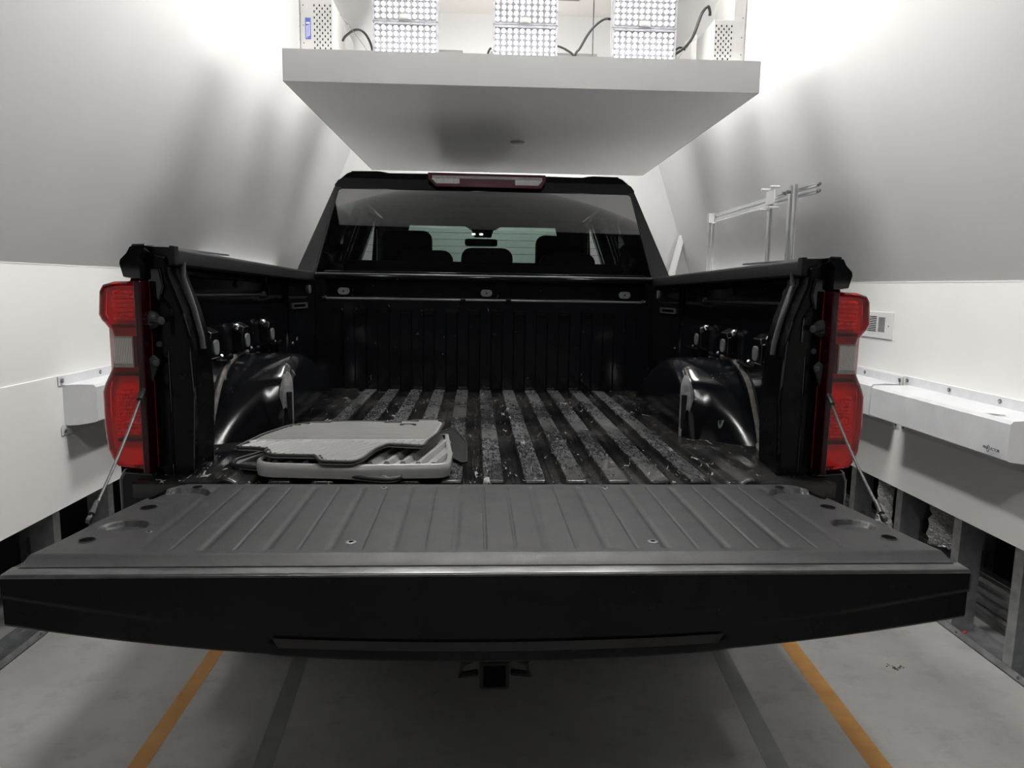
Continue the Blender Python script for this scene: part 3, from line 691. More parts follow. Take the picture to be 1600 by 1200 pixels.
P('top_rail', 'paint', MB().prism([(BY + 0.06, 1.390), (BY + 0.105, 1.390), (BY + 0.105, 1.404), (BY + 0.066, 1.404)], 'x', -0.77, 0.77), bh, bevel=0.003, seg=3)
P('ledge_bead', 'bead', MB().tube([(-0.757, BY + 0.012, 1.281), (-0.750, BY + 0.004, 1.2735), (0.750, BY + 0.004, 1.2735), (0.757, BY + 0.012, 1.281)], 0.0062, 10), bh, smooth=True)
for x in (-0.672, 0.003, 0.67):
    g = P('plug', 'plug', MB().prism(rrect(x - 0.028, x + 0.028, 1.291, 1.325, 0.0165, 5), 'y', BY + 0.018, BY + 0.031), bh, bevel=0.003)
    P('plug_core', 'holes', MB().lathe([(0.004, 0), (0.003, 0.003)], (x, BY + 0.018, 1.308), (0, -1, 0), 10), g)

# ------------------------------------------------------------------ bed sides, posts, rails (mirrored)
def side(sg):
    def X(x): return sg * x
    # inner skin
    yy = [0.14, 0.20, 0.25, 0.265, 0.28, 0.34, 0.5, 0.7, 0.9, 1.04, 1.055, 1.07, 1.10, 1.2, 1.30, 1.318, 1.322, 1.335, 1.45, 1.60]
    zz = [0.83, 0.86, 0.95, 1.05, 1.085, 1.10, 1.105, 1.12, 1.20, 1.28, 1.300, 1.303, 1.306, 1.309, 1.312, 1.33, 1.36, 1.37, 1.40]
    def f(i, j):
        y, z = yy[i], zz[j]; x = 0.870
        rec = sstep(0.25, 0.28, y) * (1 - sstep(1.04, 1.07, y))
        x += 0.014 * rec * sstep(1.300, 1.312, z) * (1 - sstep(1.355, 1.37, z))
        x += 0.012 * sstep(1.105, 1.085, z) * 0
        x -= 0.018 * sstep(1.316, 1.323, y)
        if y > 1.335: x -= 0.05 * (y - 1.335) / 0.265
        return (X(x), y, z + rz_(y) * sstep(1.2, 1.4, z))
    bs = P('bed_side', 'bedwall', MB().grid(len(yy), len(zz), f), smooth=True, angle=35)
    # bright bead on the ledge
    P('ledge_bead', 'bead', MB().tube([(X(0.880), 0.262, 1.314), (X(0.8735), 0.275, 1.3045), (X(0.8735), 0.6, 1.301), (X(0.8735), 1.05, 1.297), (X(0.880), 1.066, 1.305)], 0.0045, 8), bs, smooth=True)
    P('post_bead', 'bedwall', MB().tube([(X(0.855), 1.322, 1.35), (X(0.855), 1.322, 0.95)], 0.004, 8), bs, smooth=True)
    # three tie-down housings with grey plugs
    for y in (0.40, 0.70, 1.005):
        h = P('tie_down', 'bedwall', MB().loft([[(X(0.872), y + a, z) for a, z in ((-0.052, 1.10), (0.052, 1.10), (0.052, 1.185), (0.036, 1.208), (-0.036, 1.208), (-0.052, 1.185))],
                                                [(X(0.838), y + a, z) for a, z in ((-0.042, 1.112), (0.042, 1.112), (0.042, 1.172), (0.028, 1.192), (-0.028, 1.192), (-0.042, 1.172))]]), bs, bevel=0.005)
        P('plug', 'plug', MB().prism(rrect(y - 0.022, y + 0.022, 1.121, 1.168, 0.016, 4), 'x', X(0.834), X(0.845)), h, bevel=0.003)
        P('spring_clip', 'chrome', MB().lathe([(0.010, 0), (0.012, 0.004), (0.008, 0.012), (0.004, 0.014)], (X(0.856), y - 0.062, 1.193), (-sg, -0.5, 0.5), 10), h, smooth=True)
        P('weld_fold', 'bedwall', MB().tube([(X(0.866), y + 0.07, 1.098), (X(0.858), y + 0.10, 1.100), (X(0.862), y + 0.14, 1.094), (X(0.857), y + 0.18, 1.100), (X(0.866), y + 0.21, 1.097)], [0.004, 0.009, 0.007, 0.011, 0.004], 8), bs, smooth=True)
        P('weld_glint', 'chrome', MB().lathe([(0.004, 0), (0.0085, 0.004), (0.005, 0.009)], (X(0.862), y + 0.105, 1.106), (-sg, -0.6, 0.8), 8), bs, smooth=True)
    # oval plug and rivet cup near the tailgate
    P('plug', 'plug', MB().prism([(0.262 + 0.020 * math.cos(a), 1.326 + 0.024 * math.sin(a)) for a in [2 * PI * k / 20 for k in range(20)]], 'x', X(0.858), X(0.872)), bs, bevel=0.004)
    P('rivet_cup', 'steel', MB().lathe([(0.012, 0), (0.014, 0.006), (0.008, 0.008)], (X(0.872), 0.292, 1.299), (-sg, -0.2, 0.3), 14), bs, smooth=True)
    P('plug', 'railcap', MB().prism([(0.76 + 0.036 * math.cos(a), 1.336 + 0.014 * math.sin(a)) for a in [2 * PI * k / 20 for k in range(20)]], 'x', X(0.874), X(0.886)), bs, bevel=0.003)
    P('plug', 'plug', MB().prism([(1.535 + 0.016 * math.cos(a), 1.315 + 0.020 * math.sin(a)) for a in [2 * PI * k / 20 for k in range(20)]], 'x', X(0.806), X(0.818)), bs, bevel=0.003)
    # slot frame on the front corner: a flat ring
    yo, zo = 1.43, 1.243
    sl = MB()
    for (a, b, c, d) in ((-0.075, 0.075, 0.007, 0.0125), (-0.075, 0.075, -0.0125, -0.007), (-0.075, -0.066, -0.0125, 0.0125), (0.066, 0.075, -0.0125, 0.0125)):
        x0 = lambda y: 0.852 - 0.05 * max(0, y - 1.335) / 0.265
        ya, yb = yo + a, yo + b
        sl.add([(X(x0(ya) - 0.006), ya, zo + c), (X(x0(yb) - 0.006), yb, zo + c), (X(x0(yb) - 0.006), yb, zo + d), (X(x0(ya) - 0.006), ya, zo + d),
                (X(x0(ya) + 0.004), ya, zo + c), (X(x0(yb) + 0.004), yb, zo + c), (X(x0(yb) + 0.004), yb, zo + d), (X(x0(ya) + 0.004), ya, zo + d)],
               [(0, 1, 2, 3), (7, 6, 5, 4), (0, 4, 5, 1), (1, 5, 6, 2), (2, 6, 7, 3), (3, 7, 4, 0)])
    P('slot_rim', 'steel', sl, bs)
    P('upper_slot', 'steel', MB().box(*sorted((X(0.842), X(0.848))), yo - 0.05, yo + 0.05, 1.338, 1.342), bs)
    P('jack_boss', 'bedwall', MB().lathe([(0.018, 0), (0.015, 0.008), (0.006, 0.012)], (X(0.850), 1.36, 1.075), (-sg, 0, 0.2), 12), bs, smooth=True)
    # rail cap (grained plastic)
    r = []
    for y in (0.045, 0.06, 0.5, 1.0, 1.4, 1.70):
        dz = rz_(y); e = 0.002 if y == 0.045 else 0
        r.append([(X(0.803 + e), y, 1.424 + dz), (X(0.800 + e), y, 1.418 + dz), (X(0.801 + e), y, 1.388 + dz), (X(0.806 + e), y, 1.383 + dz), (X(0.876), y, 1.387 + dz), (X(0.884), y, 1.429 + dz), (X(0.812), y, 1.428 + dz)])
    P('rail_cap', 'railcap', MB().loft(r), bs, smooth=True, angle=40)
    P('cap_end', 'railcap', MB().box(*sorted((X(0.798), X(0.812))), 0.032, 0.06, 1.383, 1.431), bs, bevel=0.003)
    # rear post between lamp and opening
    poly = [(0.870, 0.80), (0.772, 0.80), (0.760, 1.05), (0.766, 1.19), (0.786, 1.272), (0.818, 1.36), (0.820, 1.405), (0.868, 1.418)]
    po = P('rear_post', 'gatepaint', MB().prism([(X(a), b) for a, b in poly], 'y', 0.035, 0.165), bevel=0.008, seg=3)
    edge = [(0.806, 1.392), (0.806, 1.355), (0.790, 1.31), (0.776, 1.265), (0.760, 1.20), (0.756, 1.17)]
    P('drain_flange', 'bead', MB().tube([(X(a), 0.10 - 0.02 * i / 5, b) for i, (a, b) in enumerate(edge)], 0.0075, 10), po, smooth=True)
    P('edge_flange', 'paint', MB().tube([(X(0.785), 0.034, 1.262), (X(0.770), 0.034, 1.20), (X(0.764), 0.034, 1.05), (X(0.775), 0.034, 0.84)], 0.0042, 8), po, smooth=True)
    P('edge_flange', 'paint', MB().tube([(X(0.846), 0.033, 1.36), (X(0.842), 0.033, 1.31), (X(0.822), 0.033, 1.285), (X(0.813), 0.033, 1.27), (X(0.813), 0.033, 1.21)], 0.0035, 8), po, smooth=True)
    P('edge_flange', 'paint', MB().tube([(X(0.826), 0.034, 1.17), (X(0.826), 0.034, 0.84)], 0.003, 8), po, smooth=True)
    P('recess_plate', 'paint', MB().prism([(X(a), b) for a, b in ((0.862, 1.375), (0.835, 1.378), (0.826, 1.33), (0.838, 1.29), (0.858, 1.31))], 'y', 0.026, 0.036), po, bevel=0.004)
    # striker
    st = P('striker', 'darksteel', MB().lathe([(0.023, 0.0), (0.023, 0.005), (0.019, 0.010), (0.015, 0.012), (0.012, 0.016)], (X(0.862), 0.028, 1.246), (-sg * 0.35, -1, 0), 20), po, smooth=True)
    P('striker_pin', 'darksteel', MB().lathe([(0.007, 0.0), (0.007, 0.018), (0.006, 0.026), (0.010, 0.028), (0.010, 0.035), (0.005, 0.036)], (X(0.856), 0.015, 1.246), (-sg, -0.45, 0), 14), st, smooth=True)
    P('bolt_hole', 'darksteel', MB().lathe([(0.008, 0), (0.007, 0.004)], (X(0.846), 0.034, 1.185), (0, -1, 0), 10), po)
    P('post_bolt', 'steel', MB().lathe([(0.012, 0), (0.010, 0.006), (0.005, 0.008)], (X(0.848), 0.034, 0.835), (0, -1, 0), 10), po, smooth=True)
    # check cable
    c0 = Vector((X(0.852), 0.016, 1.135)); c1 = Vector((X(0.872), 0.0, 1.085)); c2 = Vector((X(0.812), -0.400, 0.872))
    cb = P('support_cable', 'cablesteel', MB().tube([c1 + (c2 - c1) * (k / 8) + Vector((0, 0, -0.012 * math.sin(PI * k / 8))) for k in range(9)], 0.0033, 8), label='braided steel check cable', smooth=True)
    P('anchor_plate', 'darksteel', MB().loft([[(X(0.852 + a * 1.0), 0.020 + 0.5 * (1.135 - (1.135 + b)) * 0.3, 1.135 + b) for a, b in ((-0.014, 0.012), (0.0, 0.026), (0.014, 0.014), (0.030, -0.040), (0.010, -0.044))],
                                         [(X(0.852 + a * 1.0), 0.010 + 0.5 * (1.135 - (1.135 + b)) * 0.3, 1.135 + b) for a, b in ((-0.014, 0.012), (0.0, 0.026), (0.014, 0.014), (0.030, -0.040), (0.010, -0.044))]]), cb, bevel=0.002)
    P('anchor_bolt', 'darksteel', MB().lathe([(0.009, 0), (0.009, 0.010), (0.006, 0.012)], (X(0.848), 0.012, 1.140), (-sg * 0.4, -1, 0), 8), cb)
    d = (c2 - c1).normalized()
    P('cable_sleeve', 'blackrub', MB().tube([c1 - d * 0.03, c1 + d * 0.06], [0.0085, 0.0065], 10), cb, smooth=True)
    P('cable_sleeve', 'blackrub', MB().tube([c2 - d * 0.05, c2 - d * 0.015], [0.005, 0.0065], 10), cb, smooth=True)
    P('cable_eye', 'darksteel', MB().lathe([(0.008, -0.004), (0.008, 0.004), (0.004, 0.005)], tuple(c2), (sg, 0, 0.3), 12), cb, smooth=True)
    # outer skin with wheel arch
    sec = [(0.812, 1.4265), (0.853, 1.429), (0.888, 1.428), (0.898, 1.412), (0.914, 1.394), (0.930, 1.36), (0.955, 1.30), (0.972, 1.20), (0.985, 1.08), (0.990, 0.95), (0.985, 0.78), (0.965, 0.60)]
    wy, wr = 0.98, 0.44
    ysk = [0.09, 0.12, 0.3, 0.45] + [wy - wr * math.cos(PI * k / 16) for k in range(17)] + [1.55, 1.70]
    ysk = sorted(ysk)
    rings = []
    for y in ysk:
        zb = 0.60
        if abs(y - wy) < wr: zb = max(zb, 0.40 + math.sqrt(wr * wr - (y - wy) ** 2) * 1.02)
        row = []
        for (x, z) in sec:
            z2 = 1.4265 - (1.4265 - z) * 1.0
            if z < 1.2: z2 = 1.2 - (1.2 - z) * (1.2 - zb) / 0.60
            row.append((X(x), y, z2 + rz_(y) * sstep(1.0, 1.4, z2)))
        rings.append(row)
    P('outer_skin', 'paint', MB().loft(rings, closed=False, cap=False), bs, smooth=True, angle=50)
    # rear corner cap above the lamp
    cap = [(0.853, 1.429), (0.889, 1.428), (0.898, 1.411), (0.914, 1.394), (0.916, 1.383), (0.908, 1.350), (0.868, 1.346), (0.868, 1.405)]
    r = [[(X(a * 0.992 + 0.007), -0.004, (b - 1.385) * 0.93 + 1.385) for a, b in cap], [(X(a), 0.012, b) for a, b in cap], [(X(a + (0.012 if b < 1.40 and a > 0.89 else 0)), 0.095, b) for a, b in cap]]
    P('corner_cap', 'paint', MB().loft(r), bs, smooth=True, angle=40)
    P('corner_top', 'paint2', MB().prism([(X(0.852), 1.427), (X(0.888), 1.4265), (X(0.884), 1.4315), (X(0.856), 1.4325)], 'y', -0.001, 0.6), bs, bevel=0.0015)
    # lower rear corner of the box below the lamp
    lo = [(0.86, 0.862), (0.945, 0.868), (0.958, 0.84), (0.958, 0.66), (0.94, 0.60), (0.80, 0.60), (0.80, 0.80), (0.86, 0.80)]
    P('lower_corner', 'paint', MB().prism([(X(a), b) for a, b in lo], 'y', 0.01, 0.12), bs, bevel=0.012, seg=3)
    # ---------------- wheel housing
    prof = [(0.375, 0.838), (0.41, 0.90), (0.455, 0.965), (0.50, 1.02), (0.56, 1.06), (0.64, 1.085), (0.74, 1.095), (0.85, 1.085), (0.96, 1.055), (1.08, 1.005), (1.20, 0.935), (1.29, 0.868), (1.325, 0.836)]
    prof = [(p.x, p.y) for p in catmull([(a, b, 0) for a, b in prof], 3)]
    def ring(x, inset, k):
        out = []
        cy, cz = 0.86, 0.84
        for (y, z) in prof:
            yy_ = y; zz_ = z
            # near the inner side the rear wall stands up straighter
            if y < 0.62:
                tgt = interp([(0.836, 0.50), (0.95, 0.515), (1.03, 0.545), (1.08, 0.62)], z); yy_ = y + (tgt - y) * k
            dx_, dz_ = cy - yy_, cz - zz_; L = math.hypot(dx_, dz_) or 1
            out.append((X(x), yy_ + dx_ / L * inset, max(0.834, zz_ + dz_ / L * inset)))
        return out
    rr = [ring(0.875, 0, 0.0), ring(0.83, 0, 0.12), ring(0.78, 0, 0.35), ring(0.74, 0, 0.65), ring(0.715, 0, 0.85)]
    for k in range(1, 7):
        a = PI / 2 * k / 6; rr.append(ring(0.705 - 0.055 * math.sin(a), 0.055 * (1 - math.cos(a)), 0.9 + 0.1 * k / 6))
    nseg = len(rr[0]); V = [v for q_ in rr for v in q_]; F = []
    for i in range(len(rr) - 1):
        for k in range(nseg - 1): F.append((i * nseg + k, i * nseg + k + 1, (i + 1) * nseg + k + 1, (i + 1) * nseg + k))
    base = (len(rr) - 1) * nseg; F.append(tuple(base + k for k in range(nseg)))
    wh = mesh('wheel_housing', V, F, 'bedwall', T, smooth=True, angle=40)
    P('seam_sealer', 'sealer', MB().tube([(X(0.868), y + 0.004, z + 0.004) for y, z in prof[:26]], 0.0105, 8), wh, smooth=True)
    P('seam_sealer', 'sealer', MB().tube([(X(0.868), 0.40, 0.85), (X(0.855), 0.36, 0.847), (X(0.83), 0.28, 0.846)], [0.012, 0.010, 0.005], 8), wh, smooth=True)
    # upright pale corner piece with pocket; its grey stands in for a bright reflection
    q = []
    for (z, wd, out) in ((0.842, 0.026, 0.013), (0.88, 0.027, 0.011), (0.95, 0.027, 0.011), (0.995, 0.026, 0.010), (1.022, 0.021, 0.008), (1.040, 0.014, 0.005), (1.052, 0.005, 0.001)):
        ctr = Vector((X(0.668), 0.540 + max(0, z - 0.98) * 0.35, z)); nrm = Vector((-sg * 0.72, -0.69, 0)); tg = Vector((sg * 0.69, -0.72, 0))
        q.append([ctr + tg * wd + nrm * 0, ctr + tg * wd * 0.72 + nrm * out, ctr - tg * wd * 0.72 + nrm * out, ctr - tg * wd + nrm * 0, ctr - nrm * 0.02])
    cr = P('corner_bracket', 'cornershine', MB().loft(q), wh, bevel=0.004, smooth=True)
    pk = []
    for z in (0.872, 0.99):
        ctr = Vector((X(0.668), 0.540, z)); nrm = Vector((-sg * 0.72, -0.69, 0)); tg = Vector((sg * 0.69, -0.72, 0))
        pk.append([ctr + tg * 0.004 + nrm * 0.0130, ctr - tg * 0.014 + nrm * 0.0130, ctr - tg * 0.014 + nrm * 0.006, ctr + tg * 0.004 + nrm * 0.006])
    P('pocket_plate', 'railcap', MB().loft(pk), wh, bevel=0.002)
    # ---------------- tail lamp
    out = [(0.864, 1.343), (0.930, 1.341), (0.958, 1.333), (0.967, 1.318), (0.972, 1.259), (0.966, 1.246), (0.944, 1.220), (0.940, 1.205), (0.944, 1.135), (0.966, 1.092), (0.973, 1.070), (0.974, 0.985), (0.968, 0.920), (0.957, 0.893), (0.946, 0.878), (0.864, 0.865)]
    ci = [(0.876, 1.331), (0.926, 1.330), (0.947, 1.324), (0.954, 1.312), (0.959, 1.262), (0.953, 1.252), (0.931, 1.225), (0.926, 1.207), (0.930, 1.132), (0.952, 1.087), (0.960, 1.068), (0.961, 0.985), (0.955, 0.925), (0.946, 0.902), (0.938, 0.889), (0.876, 0.880)]
    la = P('tail_lamp', 'redhouse', MB().loft([[(X(a), 0.030, b) for a, b in out], [(X(a + (0.006 if a > 0.9 else 0)), 0.10, b) for a, b in out]]), bevel=0.004, label='red tail lamp with clear reversing window')
    fl = [(X(a), b) for a, b in out]
    def lens_ring(t_, y): return [(X(a + (c_ - a) * t_), y, b + (d_ - b) * t_) for (a, b), (c_, d_) in zip(out, ci)]
    P('lens', 'redlens', MB().loft([lens_ring(0, 0.030), lens_ring(0.0, 0.000), lens_ring(0.25, -0.010), lens_ring(0.7, -0.016), lens_ring(1.0, -0.018)], cap=False).add(
        [(X(a), -0.018, b) for a, b in ci], [tuple(range(len(ci)))]), la, smooth=True, angle=40)
    P('inner_bezel', 'redrim', MB().prism([(X(0.862), 1.343), (X(0.879), 1.343), (X(0.879), 0.862), (X(0.862), 0.862)], 'y', -0.0195, 0.03), la, bevel=0.003)
    # reflector chambers behind the lens
    rnd = random.Random(5)
    def chamber(x0, x1, z0, z1, nx, nz, nm):
        g = MB()
        for i in range(nx):
            for j in range(nz):
                xa = x0 + (x1 - x0) * i / nx; xb = x0 + (x1 - x0) * (i + 0.92) / nx
                za = z0 + (z1 - z0) * j / nz; zb = z0 + (z1 - z0) * (j + 0.8) / nz
                ty = rnd.uniform(-0.006, 0.006); tz = rnd.uniform(0.002, 0.010)
                g.add([(X(xa), 0.012 - ty, za), (X(xb), 0.012 + ty, za), (X(xb), 0.012 + ty + tz, zb), (X(xa), 0.012 - ty + tz, zb), (X((xa + xb) / 2), 0.004, (za + zb) / 2)],
                      [(0, 1, 4), (1, 2, 4), (2, 3, 4), (3, 0, 4)])
        o = P(nm, 'facet', g, la); o['kind'] = 'stuff'; return o
    chamber(0.882, 0.945, 1.245, 1.322, 9, 7, 'reflector_facets')
    chamber(0.882, 0.950, 0.955, 1.070, 9, 12, 'reflector_facets')
    P('reflector_bowl', 'redfacet', MB().box(*sorted((X(0.880), X(0.962))), 0.022, 0.028, 0.875, 1.335), la)
    for z in (1.232, 1.112, 0.945): P('divider', 'redrim', MB().box(*sorted((X(0.880), X(0.945))), 0.0, 0.024, z - 0.004, z + 0.004), la)
    w = P('reverse_window', 'revwin', MB().box(*sorted((X(0.886), X(0.9315))), -0.0225, 0.01, 1.132, 1.208), la, label='clear ribbed reversing window', bevel=0.002)
    for k in range(11):
        xk = 0.8885 + k * 0.0040; P('rib', 'revrib', MB().box(*sorted((X(xk), X(xk + 0.0018))), -0.0245, -0.0222, 1.142, 1.204), w)
    P('frame_strip', 'revwin', MB().box(*sorted((X(0.886), X(0.9315))), -0.0235, -0.0222, 1.132, 1.1365), w)
    return bs
side(-1); bsr = side(1)
# tag hanging by the right wheel housing
tg_ = P('hang_tag', 'plug', MB().prism([(0.862 + a, b) for a, b in ((-0.010, 0.985), (0.008, 0.985), (0.011, 0.955), (0.008, 0.925), (0.0, 0.885), (-0.014, 0.885), (-0.016, 0.93), (-0.013, 0.965))], 'y', 0.298, 0.3005), bsr, bevel=0.001)
P('tag_wire', 'steel', MB().tube([(0.832, 0.31, 1.10), (0.838, 0.305, 1.04), (0.848, 0.30, 0.992), (0.862, 0.30, 0.986)], 0.0018, 6), bsr, smooth=True)
P('tag_wire', 'steel', MB().tube([(-0.845, 0.30, 1.08), (-0.852, 0.30, 1.02), (-0.862, 0.30, 0.95)], 0.0018, 6), bsr, smooth=True)

# ------------------------------------------------------------------ tailgate (open)
GW = 0.838
def zb(x): return 0.690 + 0.074 * (abs(x) / 0.84) ** 2
gate = None
nx = 180; nz = 46
gx = [-GW + 2 * GW * i / (nx - 1) for i in range(nx)]
def crease(x):
    ax = abs(x)
    return interp([(0.0, 0.792), (0.395, 0.788), (0.405, 0.786), (0.418, 0.776), (0.430, 0.760), (0.44, 0.757), (0.6, 0.776), (0.84, 0.818)], ax)
def gface(i, j):
    x = gx[i]; ax = abs(x); t_ = j / (nz - 1); z = 0.848 + (zb(x) + 0.004 - 0.848) * t_
    y = -0.632
    cz = crease(x)
    y += 0.003 * (1 - sstep(cz - 0.006, cz + 0.003, z))
    # grip ledge
    lo = 0.713 + 0.012 * (ax / 0.41) ** 2; up = lo + 0.015
    wgt = 1 - sstep(0.385, 0.415, ax)
    y -= 0.004 * wgt * (1 - sstep(lo, up, z))
    return (x, y, z)
g = MB().grid(nx, nz, gface)
# lower curl and underside, top strip, sides
g.grid(nx, 5, lambda i, j: (gx[i], gface(i, nz - 1)[1] + [0, 0.002, 0.010, 0.10, 0.30][j], zb(gx[i]) + [0.004, 0.0, -0.002, 0.005, 0.04][j]))
gs = MB().grid(nx, 5, lambda i, j: (gx[i], [-0.632, -0.6315, -0.630, -0.627, -0.598][j], [0.848, 0.851, 0.853, 0.8542, 0.8548][j]))
gate = P('tailgate', 'gatepaint', g, smooth=True, angle=50, label='lowered tailgate with black painted edge')
P('edge_strip', 'gatestrip', gs, gate, smooth=True, angle=60)
P('grip_band', 'gripband', MB().grid(90, 3, lambda i, j: ((lambda x: (x, -0.6345 - 0.004 * j / 2, 0.7285 + 0.012 * (x / 0.41) ** 2 - 0.0145 * j / 2))((-0.395 + 0.012 * j / 2) + (0.79 - 0.024 * j / 2) * i / 89))), gate, smooth=True)
body = [(-0.626, 0.852), (-0.60, 0.854), (-0.11, 0.854), (-0.06, 0.83), (-0.06, 0.76), (-0.20, 0.74), (-0.626, 0.77)]
r = []
for x, w in ((-GW, 0), (-GW + 0.004, 1), (GW - 0.004, 1), (GW, 0)):
    r.append([((x if y < -0.3 else x * (0.755 + (GW - 0.755) * max(0, (-0.05 - y)) / 0.25) / GW if y > -0.3 else x), y, z) for y, z in body])
P('core', 'gatepaint', MB().loft(r), gate)
P('hinge_rod', 'steel', MB().tube([(-0.77, -0.045, 0.79), (0.77, -0.045, 0.79)], 0.014, 10), gate, smooth=True)
# liner
LT = [(-0.602, 0.824), (-0.575, 0.828), (-0.55, 0.824), (-0.50, 0.814), (-0.44, 0.806), (-0.40, 0.803), (-0.30, 0.787), (-0.20, 0.770), (-0.155, 0.759), (-0.13, 0.745), (-0.12, 0.728)]
GRO = [0.0283 + 0.0566 * k for k in range(12)]
lx = {0.0}
for k, c in enumerate(GRO):
    for d in ((0.0, 0.0025, 0.004, 0.006) if k % 2 == 0 else (0.0, 0.003, 0.006, 0.009, 0.013)): lx |= {round(c + d, 4), round(c - d, 4)}
lx = sorted(v for v in lx if 0 <= v <= 0.665)
NO = 36
POCK = [(0.735, -0.420, 0.044), (0.718, -0.205, 0.066)]
HOLE = [(0.767, -0.495, 0.0145), (0.742, -0.300, 0.017)]
def lz(x, y):
    ax = abs(x); z = 0.865
    f = sstep(-0.552, -0.540, y) * (1 - sstep(-0.150, -0.135, y))
    for k, c in enumerate(GRO):
        d = abs(ax - c); w, dp = (0.0045, 0.0018) if k % 2 == 0 else (0.012, 0.0022)
        if k > 9: dp *= 0.5
        if d < w: z -= dp * f * (0.5 + 0.5 * math.cos(PI * d / w))
    for (px, py, pr) in POCK:
        d = math.hypot(ax - px, (y - py) / 0.82)
        if d < pr: z -= 0.0105 * sstep(pr, pr - 0.0045, d) * sstep(-1.1, 0.3, (y - py) / pr)
    for (px, py, pr) in HOLE:
        d = math.hypot(ax - px, y - py)
        pass
    if y < -0.552: z -= 0.0085 * sstep(-0.556, -0.600, y) - 0.0012 * math.sin(PI * sstep(-0.556, -0.575, y))
    return z
lys = [-0.604, -0.602, -0.598, -0.590, -0.58, -0.572, -0.566, -0.561, -0.556, -0.552, -0.548, -0.544, -0.54] + [-0.535 + 0.005 * k for k in range(76)] + [-0.152, -0.148, -0.144, -0.14, -0.136, -0.132, -0.128, -0.124, -0.12]
lys = sorted(set(round(v, 4) for v in lys))
V = []; F = []
def cols(y):
    w = interp(LT, y); outer = [0.665 + (w - 0.665) * k / NO for k in range(1, NO + 1)]
    half = lx + outer
    return [-v for v in reversed(half[1:])] + half
nn = len(cols(-0.3))
for r_, y in enumerate(lys):
    for x in cols(y): V.append((x, y, lz(x, y) - (0.006 if r_ == 0 else 0)))
for j in range(len(lys) - 1):
    for i in range(nn - 1): F.append((j * nn + i, j * nn + i + 1, (j + 1) * nn + i + 1, (j + 1) * nn + i))
# rolled skirt all round
ring = [j * nn for j in range(len(lys))] + [(len(lys) - 1) * nn + i for i in range(1, nn)] + [j * nn + nn - 1 for j in range(len(lys) - 2, -1, -1)]
b0 = len(V)
for k in ring: x, y, z = V[k]; V.append((x * 1.004, y + (0.002 if y > -0.13 else 0), 0.8545))
for k in range(len(ring) - 1): F.append((ring[k], ring[k + 1], b0 + k + 1, b0 + k))
ln = mesh('liner', V, F, 'liner', gate, smooth=True, angle=50); ln['label'] = 'grained grey plastic tailgate liner with shallow grooves'
for sx in (-1, 1):
    for (px, py, pr) in HOLE:
        dh = P('drain_hole', 'holes', MB().lathe([(pr, 0.0), (pr, 0.0008)], (sx * px, py, 0.8648), (0, 0, 1), 24), ln)
        P('hole_rim', 'liner', MB().tube([(sx * px + pr * math.cos(a), py + pr * math.sin(a), 0.8655) for a in [2 * PI * k / 24 for k in range(25)]], 0.0011, 6), dh, smooth=True)
    P('screw', 'holes', MB().lathe([(0.012, 0.0), (0.010, 0.001)], (sx * 0.70, -0.142, 0.8648), (0, 0, 1), 14), ln)
for (x, y, s_) in ((-0.279, -0.513, 1), (0.291, -0.515, 1), (-0.263, -0.154, 0.8), (0.265, -0.153, 0.8), (-0.673, -0.455, 0.6)):
    sc = P('screw', 'steel', MB().lathe([(0.011 * s_, 0.0), (0.010 * s_, 0.0022), (0.0055 * s_, 0.0028), (0.004 * s_, 0.0008)], (x, y, 0.8645), (0, 0, 1), 14), ln, smooth=True)
    P('screw_recess', 'holes', MB().lathe([(0.0040 * s_, 0.0), (0.0038 * s_, 0.003)], (x, y, 0.8648), (0, 0, 1), 6), sc)

# ------------------------------------------------------------------ cab
def ry(z): return 1.72 + (z - 1.40) * 0.41       # plane of the rear window
GL = [(-0.825, 1.400), (-0.822, 1.415), (-0.742, 1.800), (-0.735, 1.811), (-0.722, 1.815), (0.722, 1.815), (0.735, 1.811), (0.742, 1.800), (0.822, 1.415), (0.825, 1.400)]
cab = P('cab_shell', 'paint', MB())
# roof: cross sections along y
def roof_sec(y, dz=0.0, inset=0.0):
    s_ = [(0.755 - inset, 1.822), (0.752 - inset, 1.850), (0.728 - inset, 1.873), (0.700 - inset, 1.895), (0.672 - inset, 1.905), (0.545, 1.907), (0.515, 1.904), (0.490, 1.899), (0.30, 1.902), (0.0, 1.905)]
    half = [(x, y, z + dz) for x, z in s_]
    return half + [(-x, yy_, z) for x, yy_, z in reversed(half[:-1])]
rf = MB().loft([roof_sec(1.905, -0.004, 0.006), roof_sec(1.925), roof_sec(2.2, 0.008), roof_sec(2.7, 0.012), roof_sec(3.1, 0.004), roof_sec(3.35, -0.03), roof_sec(3.46, -0.07)], closed=False, cap=False)
P('roof', 'paint', rf, cab, smooth=True, angle=35)
# rear roof band above the glass
band = [(-0.757, 1.812), (-0.757, 1.835), (-0.742, 1.858), (-0.715, 1.873), (0.715, 1.873), (0.742, 1.858), (0.757, 1.835), (0.757, 1.812)]
P('roof_band', 'paint', MB().loft([[(x, ry(z) - 0.006, z) for x, z in band], [(x, ry(z) + 0.06, z) for x, z in band]]), cab, bevel=0.004, seg=3)
P('roof_band', 'paint', MB().prism([(-0.705, 1.870), (-0.672, 1.9025), (-0.545, 1.9045), (-0.515, 1.9015), (-0.490, 1.8965), (0.490, 1.8965), (0.515, 1.9015), (0.545, 1.9045), (0.672, 1.9025), (0.705, 1.870)], 'y', 1.905, 1.93), cab)
